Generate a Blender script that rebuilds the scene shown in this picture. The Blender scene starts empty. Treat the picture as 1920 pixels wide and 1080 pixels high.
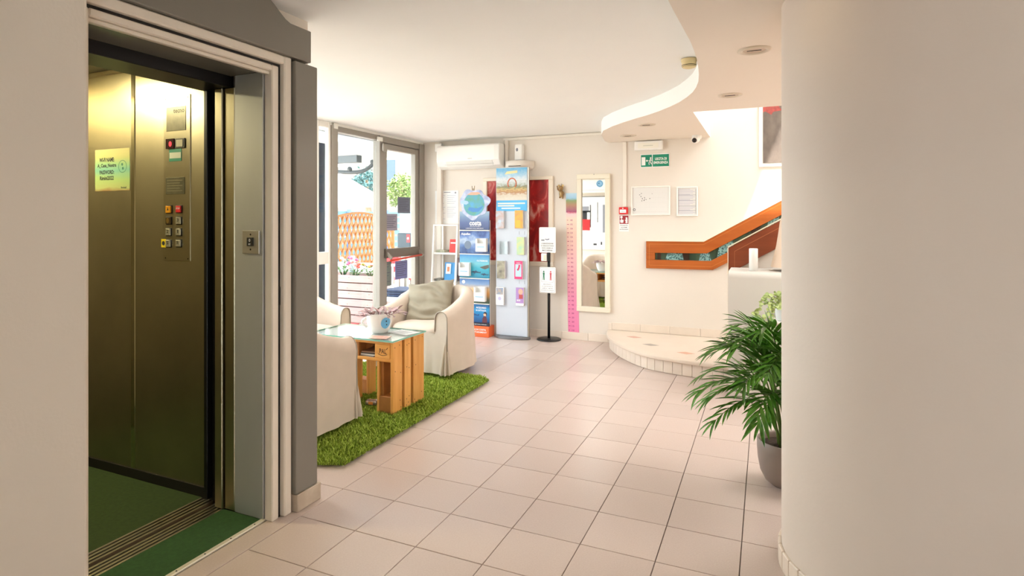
import bpy, bmesh, math, random
import numpy as np
from mathutils import Vector, Matrix, noise

R = math.radians
scene = bpy.context.scene
col = scene.collection
random.seed(7)
rng = np.random.default_rng(7)

# ------------------------------------------------------------------ camera, world, lights, exposure
cam_d = bpy.data.cameras.new('camera')
cam = bpy.data.objects.new('camera', cam_d); col.objects.link(cam)
cam_d.sensor_fit = 'HORIZONTAL'; cam_d.sensor_width = 36.0
FPX, CXP, CYP = 1130.0, 912.7, 411.4
cam_d.lens = FPX / 1920 * 36.0
cam_d.shift_x = (960 - CXP) / 1920
cam_d.shift_y = -(540 - CYP) / 1920
cam.location = (0, 0, 1.46)
cam.rotation_euler = (R(90), 0, 0.434)
cam_d.clip_start = 0.05
scene.camera = cam

world = bpy.data.worlds.new('world'); scene.world = world; world.use_nodes = True
bg = world.node_tree.nodes['Background']
bg.inputs['Color'].default_value = (0.90, 0.955, 1.0, 1)
bg.inputs['Strength'].default_value = 6.8

def lamp(name, kind, loc, energy, color=(1, 1, 1), rot=(0, 0, 0), **kw):
    d = bpy.data.lights.new(name, kind); d.energy = energy; d.color = color
    for k, v in kw.items(): setattr(d, k, v)
    o = bpy.data.objects.new(name, d); col.objects.link(o); o.location = loc; o.rotation_euler = rot
    return o
sun = lamp('sun', 'SUN', (-12, 6, 12), 8.0, (1, .96, .9), angle=R(1.0))
sun.rotation_euler = Vector((-0.35, 0.55, -1.0)).to_track_quat('-Z', 'Y').to_euler()
# added area lights under the ceiling, unseen fill for the lobby
lamp('lobby_fill', 'AREA', (0.2, -0.4, 2.46), 8, (1, .97, .94), shape='RECTANGLE', size=1.6, size_y=1.0)
lamp('reception_fill', 'AREA', (1.3, 4.4, 2.33), 30, (1, .98, .95), shape='RECTANGLE', size=1.2, size_y=.9)
lamp('lobby_middle_fill', 'AREA', (-2.9, 4.4, 2.49), 12, (1, .98, .96), shape='DISK', size=.5)

scene.view_settings.view_transform = 'Standard'
scene.view_settings.look = 'None'
scene.view_settings.exposure = 0.62
scene.view_settings.gamma = 1.0
scene.view_settings.use_curve_mapping = False
scene.cycles.max_bounces = 8
scene.cycles.diffuse_bounces = 5
scene.cycles.glossy_bounces = 4
scene.cycles.transparent_max_bounces = 12
scene.cycles.caustics_reflective = False
scene.cycles.caustics_refractive = False
scene.cycles.sample_clamp_indirect = 6.0

# ------------------------------------------------------------------ materials
def lin(c):
    c = c.lstrip('#'); out = []
    for k in (0, 2, 4):
        v = int(c[k:k+2], 16) / 255
        out.append(v / 12.92 if v <= .04045 else ((v + .055) / 1.055) ** 2.4)
    return tuple(out)
MATS = {}
def mat(name, color, rough=.5, metal=0., spec=.5, var=0., piece=0., scale=6., bump=0., bscale=60., stretch=(1, 1, 1), color2=None, emit=None, estr=0., coat=0., trans=0.):
    """plain procedural material: base colour, optional cloudy variation, per-piece variation, fine bump"""
    if name in MATS: return MATS[name]
    m = bpy.data.materials.new(name); m.use_nodes = True
    nt = m.node_tree; b = nt.nodes['Principled BSDF']; L = nt.links.new
    c = lin(color)
    b.inputs['Base Color'].default_value = (*c, 1)
    b.inputs['Roughness'].default_value = rough; b.inputs['Metallic'].default_value = metal
    b.inputs['Specular IOR Level'].default_value = spec
    b.inputs['Coat Weight'].default_value = coat
    b.inputs['Transmission Weight'].default_value = trans
    if emit:
        b.inputs['Emission Color'].default_value = (*lin(emit), 1); b.inputs['Emission Strength'].default_value = estr
    out = None
    if var or color2:
        tc = nt.nodes.new('ShaderNodeTexCoord'); mp = nt.nodes.new('ShaderNodeMapping'); mp.inputs['Scale'].default_value = stretch
        L(tc.outputs['Object'], mp.inputs['Vector'])
        n = nt.nodes.new('ShaderNodeTexNoise'); n.inputs['Scale'].default_value = scale; n.inputs['Detail'].default_value = 4
        L(mp.outputs['Vector'], n.inputs['Vector'])
        mx = nt.nodes.new('ShaderNodeMix'); mx.data_type = 'RGBA'
        if color2: ca, cb = c, lin(color2)
        else: ca, cb = tuple(x * (1 - var) for x in c), tuple(min(1, x * (1 + var)) for x in c)
        mx.inputs['A'].default_value = (*ca, 1); mx.inputs['B'].default_value = (*cb, 1)
        r = nt.nodes.new('ShaderNodeMapRange'); r.inputs['From Min'].default_value = .3; r.inputs['From Max'].default_value = .7
        L(n.outputs['Fac'], r.inputs['Value']); L(r.outputs['Result'], mx.inputs['Factor'])
        out = mx.outputs['Result']
    if piece:
        oi = nt.nodes.new('ShaderNodeObjectInfo'); hs = nt.nodes.new('ShaderNodeHueSaturation')
        mr = nt.nodes.new('ShaderNodeMapRange'); mr.inputs['To Min'].default_value = 1 - piece; mr.inputs['To Max'].default_value = 1 + piece
        L(oi.outputs['Random'], mr.inputs['Value']); L(mr.outputs['Result'], hs.inputs['Value'])
        if out: L(out, hs.inputs['Color'])
        else: hs.inputs['Color'].default_value = (*c, 1)
        out = hs.outputs['Color']
    if out: L(out, b.inputs['Base Color'])
    if bump:
        tc2 = nt.nodes.new('ShaderNodeTexCoord'); mp2 = nt.nodes.new('ShaderNodeMapping'); mp2.inputs['Scale'].default_value = stretch
        n2 = nt.nodes.new('ShaderNodeTexNoise'); n2.inputs['Scale'].default_value = bscale; n2.inputs['Detail'].default_value = 5
        bp = nt.nodes.new('ShaderNodeBump'); bp.inputs['Strength'].default_value = bump; bp.inputs['Distance'].default_value = .01
        L(tc2.outputs['Object'], mp2.inputs['Vector']); L(mp2.outputs['Vector'], n2.inputs['Vector'])
        L(n2.outputs['Fac'], bp.inputs['Height']); L(bp.outputs['Normal'], b.inputs['Normal'])
    MATS[name] = m
    return m

def glass_mat(name, tint='#ffffff', blend=.12):
    m = bpy.data.materials.new(name); m.use_nodes = True; nt = m.node_tree; nt.nodes.clear()
    o = nt.nodes.new('ShaderNodeOutputMaterial'); t = nt.nodes.new('ShaderNodeBsdfTransparent'); g = nt.nodes.new('ShaderNodeBsdfGlossy')
    t.inputs['Color'].default_value = (*lin(tint), 1); g.inputs['Roughness'].default_value = .01
    lw = nt.nodes.new('ShaderNodeLayerWeight'); lw.inputs['Blend'].default_value = .5      # facing = 1 - cos, Schlick's curve
    pw = nt.nodes.new('ShaderNodeMath'); pw.operation = 'POWER'; pw.inputs[1].default_value = 5.0; nt.links.new(lw.outputs['Facing'], pw.inputs[0])
    f = nt.nodes.new('ShaderNodeMath'); f.operation = 'MULTIPLY_ADD'; f.inputs[1].default_value = .8; f.inputs[2].default_value = blend; nt.links.new(pw.outputs[0], f.inputs[0])
    mx = nt.nodes.new('ShaderNodeMixShader')
    nt.links.new(f.outputs[0], mx.inputs[0]); nt.links.new(t.outputs[0], mx.inputs[1]); nt.links.new(g.outputs[0], mx.inputs[2])
    nt.links.new(mx.outputs[0], o.inputs[0]); MATS[name] = m
    return m

M_wall = mat('wall_plaster', '#e6dccf', .85, var=.025, scale=1.2, bump=.06, bscale=90)
M_wallfar = mat('back_wall_plaster', '#e6ddd2', .85, var=.02, scale=1.5, bump=.05, bscale=80)
M_pillar = mat('pillar_plaster', '#dccec2', .7, color2='#e1d5ca', scale=1.1, bump=.05, bscale=60)
M_ceil = mat('ceiling_paint', '#f8f8f6', .9, var=.01, scale=2)
M_white = mat('white_paint', '#f4f1ea', .5)
M_gloss_white = mat('white_plastic', '#f3f2ee', .3)
M_grout = mat('floor_grout', '#6f5d52', .9)
M_step = mat('step_cream', '#e2d2c1', .35, var=.03, scale=5)
M_steel = mat('brushed_steel', '#b3ab92', .33, 1.0, var=.10, scale=3, stretch=(1, 1, .8), bump=.05, bscale=230)
M_steel_hall = mat('hall_steel', '#c3c4c1', .5, .55, var=.08, scale=3, stretch=(1, 1, .3), bump=.03, bscale=200)
M_grey = mat('grey_laminate', '#827d73', .25, var=.03, scale=2)
M_alu = mat('aluminium', '#b9b3a6', .35, 1.0)
M_frame_al = mat('window_frame_grey', '#9d968c', .45, .2)
M_arch = mat('architrave_cream', '#ece1d2', .4, var=.02, scale=8)
M_black = mat('black_rubber', '#17130f', .6)
M_black_metal = mat('black_metal', '#1b1a1b', .35, .3)
M_carpet = mat('green_carpet', '#2f5226', .95, var=.18, scale=60, bump=.4, bscale=400)
M_glass = glass_mat('pane_glass', '#fafdfc', .025)
M_tglass = glass_mat('table_glass', '#fbfefd', .06)
M_glass_edge = mat('glass_edge_green', '#7fc3ae', .1)
M_fabric = mat('cream_slipcover', '#d6c7b8', .9, var=.03, scale=9, bump=.35, bscale=500)
M_piping = mat('piping', '#a3988a', .8)
M_pillow = mat('olive_grey_linen', '#9b9280', .9, var=.05, scale=14, bump=.4, bscale=420)
M_wood = mat('pine', '#efb263', .5, color2='#dc9846', scale=4, stretch=(6, 6, .7), bump=.1, bscale=30, piece=.09)
M_wood_h = mat('pine_lengthwise', '#efb263', .5, color2='#dc9846', scale=4, stretch=(.7, 6, 6), bump=.1, bscale=30, piece=.09)
M_woodblock = mat('pine_block', '#b97a3c', .6, color2='#a2672f', scale=9, piece=.1)
M_nail = mat('nail', '#4b2c14', .5)
M_rail = mat('varnished_rail', '#bb6428', .3, color2='#a9551c', scale=3, stretch=(.6, 6, 6), coat=.3)
M_rail2 = mat('varnished_panel', '#8f4524', .35, color2='#7f3a1d', scale=3, stretch=(.6, 6, 6), coat=.2)
M_cream_edge = mat('cream_edge', '#f3e6cc', .5)
M_red = mat('red_plastic', '#d8272b', .4)
M_darkred = mat('dark_red_print', '#9c2028', .5)
M_green_sign = mat('green_sign', '#158a6c', .45)
M_paper = mat('white_paper', '#f6f5f3', .7)
M_ink = mat('ink', '#22242b', .6)
M_ink_grey = mat('grey_ink', '#8d8f99', .6)
M_pot = mat('taupe_pot', '#8f8077', .5)
M_soil = mat('soil', '#33241a', .95, bump=.6, bscale=60)
M_leaf = mat('palm_leaf', '#659a30', .36, color2='#3f7420', scale=7, piece=.3, spec=.4)
M_stem = mat('palm_stem', '#5f7a34', .5)
M_ivy = mat('ivy_leaf', '#8fae55', .5, color2='#c7d296', scale=40)
M_skirting = mat('skirting_tile', '#e8dacb', .3, var=.03, scale=6, piece=.03)

def floor_tile_mat():
    m = bpy.data.materials.new('floor_tile'); m.use_nodes = True; nt = m.node_tree; L = nt.links.new
    b = nt.nodes['Principled BSDF']
    g = nt.nodes.new('ShaderNodeNewGeometry')
    n = nt.nodes.new('ShaderNodeTexNoise'); n.inputs['Scale'].default_value = 140; n.inputs['Detail'].default_value = 1
    L(g.outputs['Position'], n.inputs['Vector'])
    mx = nt.nodes.new('ShaderNodeMix'); mx.data_type = 'RGBA'
    mx.inputs['A'].default_value = (*lin('#c7b4aa'), 1); mx.inputs['B'].default_value = (*lin('#d3c2b9'), 1)
    L(n.outputs['Fac'], mx.inputs['Factor'])
    oi = nt.nodes.new('ShaderNodeObjectInfo'); hs = nt.nodes.new('ShaderNodeHueSaturation')
    mr = nt.nodes.new('ShaderNodeMapRange'); mr.inputs['To Min'].default_value = .95; mr.inputs['To Max'].default_value = 1.05
    L(oi.outputs['Random'], mr.inputs['Value']); L(mr.outputs['Result'], hs.inputs['Value']); L(mx.outputs['Result'], hs.inputs['Color'])
    L(hs.outputs['Color'], b.inputs['Base Color'])
    b.inputs['Roughness'].default_value = .27
    MATS['floor_tile'] = m; return m
M_tile = floor_tile_mat()

def ramp_mat(name, stops, axis='Z', lo=0., hi=1., rough=.4, noise_amt=0., nscale=8., stretch=(1, 1, 1), ink=1.):
    """printed sheet: colour ramp along one world axis, broken up by noise"""
    m = bpy.data.materials.new(name); m.use_nodes = True; nt = m.node_tree; L = nt.links.new
    b = nt.nodes['Principled BSDF']; b.inputs['Roughness'].default_value = rough
    g = nt.nodes.new('ShaderNodeNewGeometry'); sx = nt.nodes.new('ShaderNodeSeparateXYZ'); L(g.outputs['Position'], sx.inputs[0])
    mr = nt.nodes.new('ShaderNodeMapRange'); mr.inputs['From Min'].default_value = lo; mr.inputs['From Max'].default_value = hi
    L(sx.outputs[axis], mr.inputs['Value']); val = mr.outputs['Result']
    if noise_amt:
        mp = nt.nodes.new('ShaderNodeMapping'); mp.inputs['Scale'].default_value = stretch; L(g.outputs['Position'], mp.inputs['Vector'])
        n = nt.nodes.new('ShaderNodeTexNoise'); n.inputs['Scale'].default_value = nscale; n.inputs['Detail'].default_value = 5
        L(mp.outputs['Vector'], n.inputs['Vector'])
        ma = nt.nodes.new('ShaderNodeMath'); ma.operation = 'MULTIPLY_ADD'; ma.inputs[1].default_value = noise_amt; L(n.outputs['Fac'], ma.inputs[0])
        sb = nt.nodes.new('ShaderNodeMath'); sb.operation = 'SUBTRACT'; sb.inputs[1].default_value = noise_amt / 2
        L(val, ma.inputs[2]); L(ma.outputs[0], sb.inputs[0]); val = sb.outputs[0]
    cr = nt.nodes.new('ShaderNodeValToRGB'); e = cr.color_ramp.elements
    while len(e) < len(stops): e.new(.5)
    for k, (p, c) in enumerate(stops): e[k].position = p; e[k].color = (*[v * (ink if not name.startswith(('tier', 'park')) else .78) for v in lin(c)], 1)
    L(val, cr.inputs['Fac']); L(cr.outputs['Color'], b.inputs['Base Color'])
    MATS[name] = m; return m

# ------------------------------------------------------------------ mesh helpers
LOC = {}
class MB:
    def __init__(s): s.v = []; s.f = []; s.sm = []
    def add(s, vs, fs, smooth=False):
        o = len(s.v); s.v += [tuple(p) for p in vs]; s.f += [tuple(i + o for i in f) for f in fs]; s.sm += [smooth] * len(fs); return s
    def box(s, x0, x1, y0, y1, z0, z1):
        if x0 > x1: x0, x1 = x1, x0
        if y0 > y1: y0, y1 = y1, y0
        if z0 > z1: z0, z1 = z1, z0
        return s.add([(x0, y0, z0), (x1, y0, z0), (x1, y1, z0), (x0, y1, z0), (x0, y0, z1), (x1, y0, z1), (x1, y1, z1), (x0, y1, z1)],
                     [(0, 3, 2, 1), (4, 5, 6, 7), (0, 1, 5, 4), (1, 2, 6, 5), (2, 3, 7, 6), (3, 0, 4, 7)])
    def obox(s, c, ax, ay, az):
        c, ax, ay, az = map(Vector, (c, ax, ay, az)); p = []
        for k in (-1, 1):
            for (i, j) in ((-1, -1), (1, -1), (1, 1), (-1, 1)): p.append(c + ax * i + ay * j + az * k)
        return s.add(p, [(0, 3, 2, 1), (4, 5, 6, 7), (0, 1, 5, 4), (1, 2, 6, 5), (2, 3, 7, 6), (3, 0, 4, 7)])
    def prism(s, pts, d, smooth=False):
        """closed polygon pts (3D) pushed along vector d"""
        n = len(pts); p = [Vector(q) for q in pts]; d = Vector(d)
        s.add(p + [q + d for q in p], [tuple(range(n - 1, -1, -1)), tuple(range(n, 2 * n))])
        o = len(s.v) - 2 * n
        for i in range(n):
            j = (i + 1) % n; s.f.append((o + i, o + j, o + n + j, o + n + i)); s.sm.append(smooth)
        return s
    def tube(s, path, r, n=8, caps=True):
        P = [Vector(p) for p in path]; rs = r if isinstance(r, (list, tuple)) else [r] * len(P); o = len(s.v)
        up = None
        for i, p in enumerate(P):
            t = (P[min(i + 1, len(P) - 1)] - P[max(i - 1, 0)]).normalized()
            if up is None: up = t.orthogonal().normalized()
            else:
                up = (up - t * up.dot(t)); up = up.normalized() if up.length > 1e-6 else t.orthogonal().normalized()
            w = t.cross(up)
            for k in range(n):
                a = 2 * math.pi * k / n; s.v.append(tuple(p + (up * math.cos(a) + w * math.sin(a)) * rs[i]))
        for i in range(len(P) - 1):
            for k in range(n):
                k2 = (k + 1) % n; s.f.append((o + i * n + k, o + i * n + k2, o + (i + 1) * n + k2, o + (i + 1) * n + k)); s.sm.append(True)
        if caps:
            s.f.append(tuple(o + k for k in range(n - 1, -1, -1))); s.sm.append(False)
            e = o + (len(P) - 1) * n; s.f.append(tuple(e + k for k in range(n))); s.sm.append(False)
        return s
    def lathe(s, prof, c=(0, 0, 0), n=32, capb=True, capt=False, a0=0., a1=2 * math.pi):
        full = abs(a1 - a0 - 2 * math.pi) < 1e-6; m = n if full else n + 1; o = len(s.v)
        for (r, z) in prof:
            for k in range(m):
                a = a0 + (a1 - a0) * k / n; s.v.append((c[0] + r * math.cos(a), c[1] + r * math.sin(a), c[2] + z))
        for i in range(len(prof) - 1):
            for k in range(n):
                k2 = (k + 1) % m; s.f.append((o + i * m + k, o + i * m + k2, o + (i + 1) * m + k2, o + (i + 1) * m + k)); s.sm.append(True)
        if capb: s.f.append(tuple(o + k for k in range(m - 1, -1, -1))); s.sm.append(False)
        if capt:
            e = o + (len(prof) - 1) * m; s.f.append(tuple(e + k for k in range(m))); s.sm.append(False)
        return s
    def disc(s, c, u, v, r, n=24, rv=None):
        c, u, v = Vector(c), Vector(u), Vector(v); rv = rv or r
        return s.add([c + u * (r * math.cos(2 * math.pi * k / n)) + v * (rv * math.sin(2 * math.pi * k / n)) for k in range(n)], [tuple(range(n))])
    def ring(s, c, u, v, r0, r1, n=28):
        c, u, v = Vector(c), Vector(u), Vector(v); p = []
        for r in (r0, r1): p += [c + (u * math.cos(2 * math.pi * k / n) + v * math.sin(2 * math.pi * k / n)) * r for k in range(n)]
        return s.add(p, [(k, (k + 1) % n, n + (k + 1) % n, n + k) for k in range(n)])
    def ellipsoid(s, c, rx, ry, rz, n=12, m=8, fn=None):
        p = []
        for i in range(m + 1):
            t = math.pi * i / m
            for k in range(n):
                a = 2 * math.pi * k / n; q = Vector((rx * math.sin(t) * math.cos(a), ry * math.sin(t) * math.sin(a), rz * math.cos(t)))
                if fn: q = fn(q)
                p.append(Vector(c) + q)
        f = []
        for i in range(m):
            for k in range(n): f.append((i * n + k, (i + 1) * n + k, (i + 1) * n + (k + 1) % n, i * n + (k + 1) % n))
        return s.add(p, f, True)
    def grid(s, fn, nu, nv, smooth=True):
        p = [fn(i / nu, j / nv) for j in range(nv + 1) for i in range(nu + 1)]
        f = [(j * (nu + 1) + i, j * (nu + 1) + i + 1, (j + 1) * (nu + 1) + i + 1, (j + 1) * (nu + 1) + i) for j in range(nv) for i in range(nu)]
        return s.add(p, f, smooth)
    def mesh(s, name, bevel=0., seg=1, shift=(0, 0, 0), fixn=True, weld=False):
        me = bpy.data.meshes.new(name)
        sh = shift
        me.from_pydata([(x - sh[0], y - sh[1], z - sh[2]) for x, y, z in s.v], [], s.f)
        me.polygons.foreach_set('use_smooth', s.sm)
        if bevel or fixn or weld:
            bm = bmesh.new(); bm.from_mesh(me)
            if weld: bmesh.ops.remove_doubles(bm, verts=bm.verts, dist=1e-4)
            if bevel:
                ed = [e for e in bm.edges if len(e.link_faces) == 2 and e.calc_face_angle(0) > R(35)]
                bmesh.ops.bevel(bm, geom=ed, offset=bevel, segments=seg, affect='EDGES', profile=.5, clamp_overlap=True)
            if fixn: bmesh.ops.recalc_face_normals(bm, faces=bm.faces)
            bm.to_mesh(me); bm.free()
        me.update()
        return me
    def build(s, name, m, parent=None, bevel=0., seg=1, local=False, loc=(0, 0, 0), fixn=True, weld=False):
        """ONE mesh object; vertices are given in the parent's own frame when local, else in the room's"""
        base = Vector(loc) if parent is None else (Vector((0, 0, 0)) if local else LOC.get(parent.name, Vector((0, 0, 0))))
        me = s.mesh(name, bevel, seg, base, fixn, weld)
        if m: me.materials.append(m)
        o = bpy.data.objects.new(name, me); col.objects.link(o)
        if parent: o.parent = parent; LOC[o.name] = base
        else: o.location = base; LOC[o.name] = base
        return o

def tag(o, label=None, cat=None, group=None, kind=None):
    if label: o['label'] = label
    if cat: o['category'] = cat
    if group: o['group'] = group
    if kind: o['kind'] = kind
    return o
def thing(name, label, cat, loc=(0, 0, 0), rot=0., group=None):
    o = bpy.data.objects.new(name, None); col.objects.link(o); o.empty_display_size = .1
    o.location = loc; o.rotation_euler = (0, 0, rot); LOC[o.name] = Vector(loc)
    return tag(o, label, cat, group)
def struct(name, mb, m, **k):
    o = mb.build(name, m, **k); o['kind'] = 'structure'; return o
def sgroup(name, loc=(0, 0, 0)):
    o = bpy.data.objects.new(name, None); col.objects.link(o); o.location = loc; LOC[o.name] = Vector(loc); o['kind'] = 'structure'; return o
def inst(me, name, parent, loc, rot=None, scale=None):
    o = bpy.data.objects.new(name, me); col.objects.link(o); o.parent = parent; o.location = loc
    if rot is not None: o.rotation_euler = rot
    if scale is not None: o.scale = scale
    LOC[o.name] = LOC.get(parent.name, Vector())
    return o
def copy_tree(o, parent=None):
    c = o.copy(); col.objects.link(c)
    if parent: c.parent = parent
    LOC[c.name] = LOC.get(o.name, Vector())
    for ch in list(o.children): copy_tree(ch, c)
    return c

def lettering(body, origin, w, h, xd, m, parent, name='lettering', bold=.012, align='C', zd=(0, 0, 1)):
    """flat letters fitted into w x h, centred on (or starting at) origin, reading along xd"""
    cu = bpy.data.curves.new(name, 'FONT'); cu.body = body; cu.size = 1; cu.offset = bold; cu.resolution_u = 2; cu.fill_mode = 'FRONT'
    to = bpy.data.objects.new('lettering_source', cu); col.objects.link(to)
    dg = bpy.context.evaluated_depsgraph_get()
    me = bpy.data.meshes.new_from_object(to.evaluated_get(dg)); bpy.data.objects.remove(to); bpy.data.curves.remove(cu)
    n = len(me.vertices); a = np.empty(n * 3); me.vertices.foreach_get('co', a); a = a.reshape(-1, 3)
    lo, hi = a.min(0), a.max(0); sx = w / max(1e-6, hi[0] - lo[0]); sy = h / max(1e-6, hi[1] - lo[1])
    ox = (lo[0] + hi[0]) / 2 if align == 'C' else lo[0]; oy = (lo[1] + hi[1]) / 2
    xd = np.array(xd, float); zd = np.array(zd, float); nrm = np.cross(xd, zd)
    base = LOC.get(parent.name, Vector()) if parent else Vector()
    q = np.array(origin, float) - np.array(base) + np.outer((a[:, 0] - ox) * sx, xd) + np.outer((a[:, 1] - oy) * sy, zd)
    me.vertices.foreach_set('co', q.ravel()); me.materials.clear(); me.materials.append(m); me.update(); me.name = name
    o = bpy.data.objects.new(name, me); col.objects.link(o)
    if parent: o.parent = parent
    LOC[o.name] = base
    return o
XP, YP = (1, 0, 0), (0, 1, 0)

# ------------------------------------------------------------------ room shell
YB = 7.095                        # back wall
XG = -4.27                        # glazed front
CEIL, SOF = 2.505, 2.37
T = .33; TX0 = -2.08; TY0 = 2.3057

floor = struct('floor', MB().box(-4.6, 3.2, -1.2, 7.3, -.12, -.012), M_grout)
tile_mb = MB().box(-.1632, .1632, -.1632, .1632, -.011, 0)
tile_me = tile_mb.mesh('tile', bevel=.0015); tile_me.materials.append(M_tile)
rest = MB()
for i in range(-8, 16):
    for j in range(-11, 15):
        x, y = TX0 + (i + .5) * T, TY0 + (j + .5) * T
        if x + T / 2 < -4.35 or x > 3.2 or y > 7.2 or y < -1.2: continue
        if x < -2.2 and y < 2.31: continue
        ok = (-4.4 < x < .35 and .9 < y < 7.2) and not (x < -3.35 and y > 5.9)
        if ok:
            q = tile_me
            o = inst(q, 'tile', floor, (x, y, random.uniform(-.0004, .0004)))
        else: rest.box(x - .1632, x + .1632, y - .1632, y + .1632, -.011, 0)
# the strip of cut tiles running past the lift front, left of the last full row
for j in range(-2, 1):
    y = TY0 + (j + .5) * T - .33
ro = rest.build('distant_tiles', M_tile, floor); ro['kind'] = 'stuff'
cut = MB().box(-2.196, -2.083, -1.2, 2.318, -.011, 0).build('tile', M_tile, floor, bevel=.0015)

# ceilings
def slab(pts, z0, z1): return MB().prism([(x, y, z0) for x, y in pts], (0, 0, z1 - z0))
ceiling = struct('ceiling', slab([(-4.6, -1.2), (3.2, -1.2), (3.2, 5.37), (-.56, 5.37), (-.56, 7.25), (-4.6, 7.25)], CEIL, CEIL + .12), M_ceil)
curve = [(-.40, -1.2), (-.39, 1.2), (-.375, 2.2), (-.369, 2.584), (-.366, 2.732), (-.361, 2.898), (-.356, 3.071), (-.351, 3.235), (-.352, 3.429), (-.358, 3.609), (-.367, 3.787),
         (-.382, 3.982), (-.406, 4.2), (-.438, 4.376), (-.476, 4.53), (-.533, 4.692), (-.612, 4.876), (-.71, 5.046), (-.82, 5.21), (-.943, 5.366),
         (-1.075, 5.505), (-1.214, 5.666), (-1.36, 5.855), (-1.515, 6.11), (-1.60, 6.37), (-1.66, 6.70), (-1.70, 6.93), (-1.70, 7.09)]
sof = MB().prism([(x, y, SOF) for x, y in curve] + [(-.56, 7.09, SOF), (-.56, 5.37, SOF), (3.2, 5.37, SOF), (3.2, -1.2, SOF)], (0, 0, CEIL - SOF), smooth=True)
trim1 = struct('trim_1', sof, mat('soffit_paint', '#f0e5d9', .9)); trim1.data.materials.append(M_ceil)
for p_ in trim1.data.polygons: p_.material_index = 1 if abs(p_.normal.z) < .5 else 0; trim1.data.set_sharp_from_angle(angle=R(30))  # upright faces get the whiter paint, standing for window light on the fascia
# stairwell opening above the soffit
struct('trim_2', MB().box(-.66, -.56, 5.27, 7.095, CEIL + .121, 4.6).box(-.559, 3.2, 5.27, 5.37, CEIL + .121, 4.6).box(-.66, .9, 5.27, 7.25, 4.601, 4.7), M_ceil)

# walls
wall_back = struct('wall_back', MB().box(-4.35, 3.2, YB, YB + .15, -.1, 4.6), M_wallfar)
struct('wall_stairwell', MB().box(3.2, 3.35, 3.4, 7.25, -.1, 4.6), M_wall)
wall_left = struct('wall_left', MB().box(-2.1, -1.9, -1.2, 1.172, -.1, CEIL), M_wall, bevel=.012, seg=3)
struct('wall_front', MB().box(-2.15, .9, -1.35, -1.2, -.1, CEIL).box(1.75, 3.35, -1.35, -1.2, -.1, CEIL).box(.9, 1.75, -1.35, -1.2, 2.1, CEIL), M_wall)
fill_opening = sgroup('fill_door', (1.3, -1.28, 0))                 # unseen glazed opening added at the camera's back for fill daylight
MB().box(.9, .96, -1.31, -1.25, 0, 2.1).box(1.69, 1.75, -1.31, -1.25, 0, 2.1).box(.96, 1.69, -1.31, -1.25, 2.04, 2.1).build('door_frame', M_frame_al, fill_opening)
MB().box(.96, 1.69, -1.284, -1.276, .01, 2.04).build('pane', M_glass, fill_opening)
struct('wall_right', MB().box(3.2, 3.35, -1.2, 2.47, -.1, CEIL), M_wall)
# rounded end of the partition at the near right
def arc(cx, cy, r, a0, a1, n): return [(cx + r * math.cos(R(a0 + (a1 - a0) * k / n)), cy + r * math.sin(R(a0 + (a1 - a0) * k / n))) for k in range(n + 1)]
PCX, PCY, PR = .48, 2.89, .42
prof = [(3.2, PCY + PR)] + arc(PCX, PCY, PR, 90, 270, 48) + [(3.2, PCY - PR)]
wr = MB().prism([(x, y, -.05) for x, y in prof], (0, 0, SOF + .05), smooth=True)
wall_right = struct('wall_partition', wr, M_pillar); wall_right.data.set_sharp_from_angle(angle=R(30))
bbr = sgroup('baseboard_right', (PCX, PCY, 0))
for k in range(20):
    a = 95 + 9 * k
    if a > 262: break
    MB().prism([(x, y, 0) for x, y in arc(PCX, PCY, PR + .013, a + .25, a + 8.75, 3) + arc(PCX, PCY, PR, a + 8.75, a + .25, 3)], (0, 0, .082)).build('tile', M_skirting, bbr, bevel=.003)
for k in range(12):
    x = PCX + .02 + .07 * k
    MB().box(x, x + .068, PCY - PR - .013, PCY - PR, 0, .082).build('tile', M_skirting, bbr, bevel=.003)

# back wall tile skirting
bbb = sgroup('baseboard_back', (-2.6, YB, 0))
for k in range(8):
    x0 = -4.25 + .33 * k; x1 = min(x0 + .327, -1.70)
    if x1 - x0 > .05: MB().box(x0, x1, YB - .01, YB, 0, .09).build('tile', M_skirting, bbb, bevel=.002)
MB().box(-1.697, -1.655, YB - .012, YB, 0, .235).build('tile', M_skirting, bbb, bevel=.002)
for k in range(5):
    x0 = -1.652 + .33 * k; x1 = x0 + .327
    MB().box(x0, x1, YB - .01, YB, .155, .245).build('tile', M_skirting, bbb, bevel=.002)

# ---------------------------------------------------------------- lift block
struct('wall_lift', MB().box(-4.3, -2.341, 2.36, 2.494, -.1, CEIL), M_wall)          # lobby-side wall of the shaft
struct('trim_4', MB().box(-2.34, -2.2, 2.262, 2.494, -.1, CEIL), M_wall)
struct('trim_5', MB().box(-2.34, -2.2, .6, 1.27, -.1, CEIL), M_wall)
struct('trim_6', MB().box(-2.34, -2.2, 1.271, 2.261, 2.302, CEIL), M_wall)
struct('wall_shaft_front', MB().box(-4.3, -2.2, .45, .599, -.1, CEIL), M_wall)
struct('wall_shaft_rear', MB().box(-4.4, -4.301, .45, 2.494, -.1, CEIL), M_wall)
struct('floor_shaft', MB().box(-4.3, -2.23, .6, 2.36, -.1, -.02), M_black)

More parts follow.
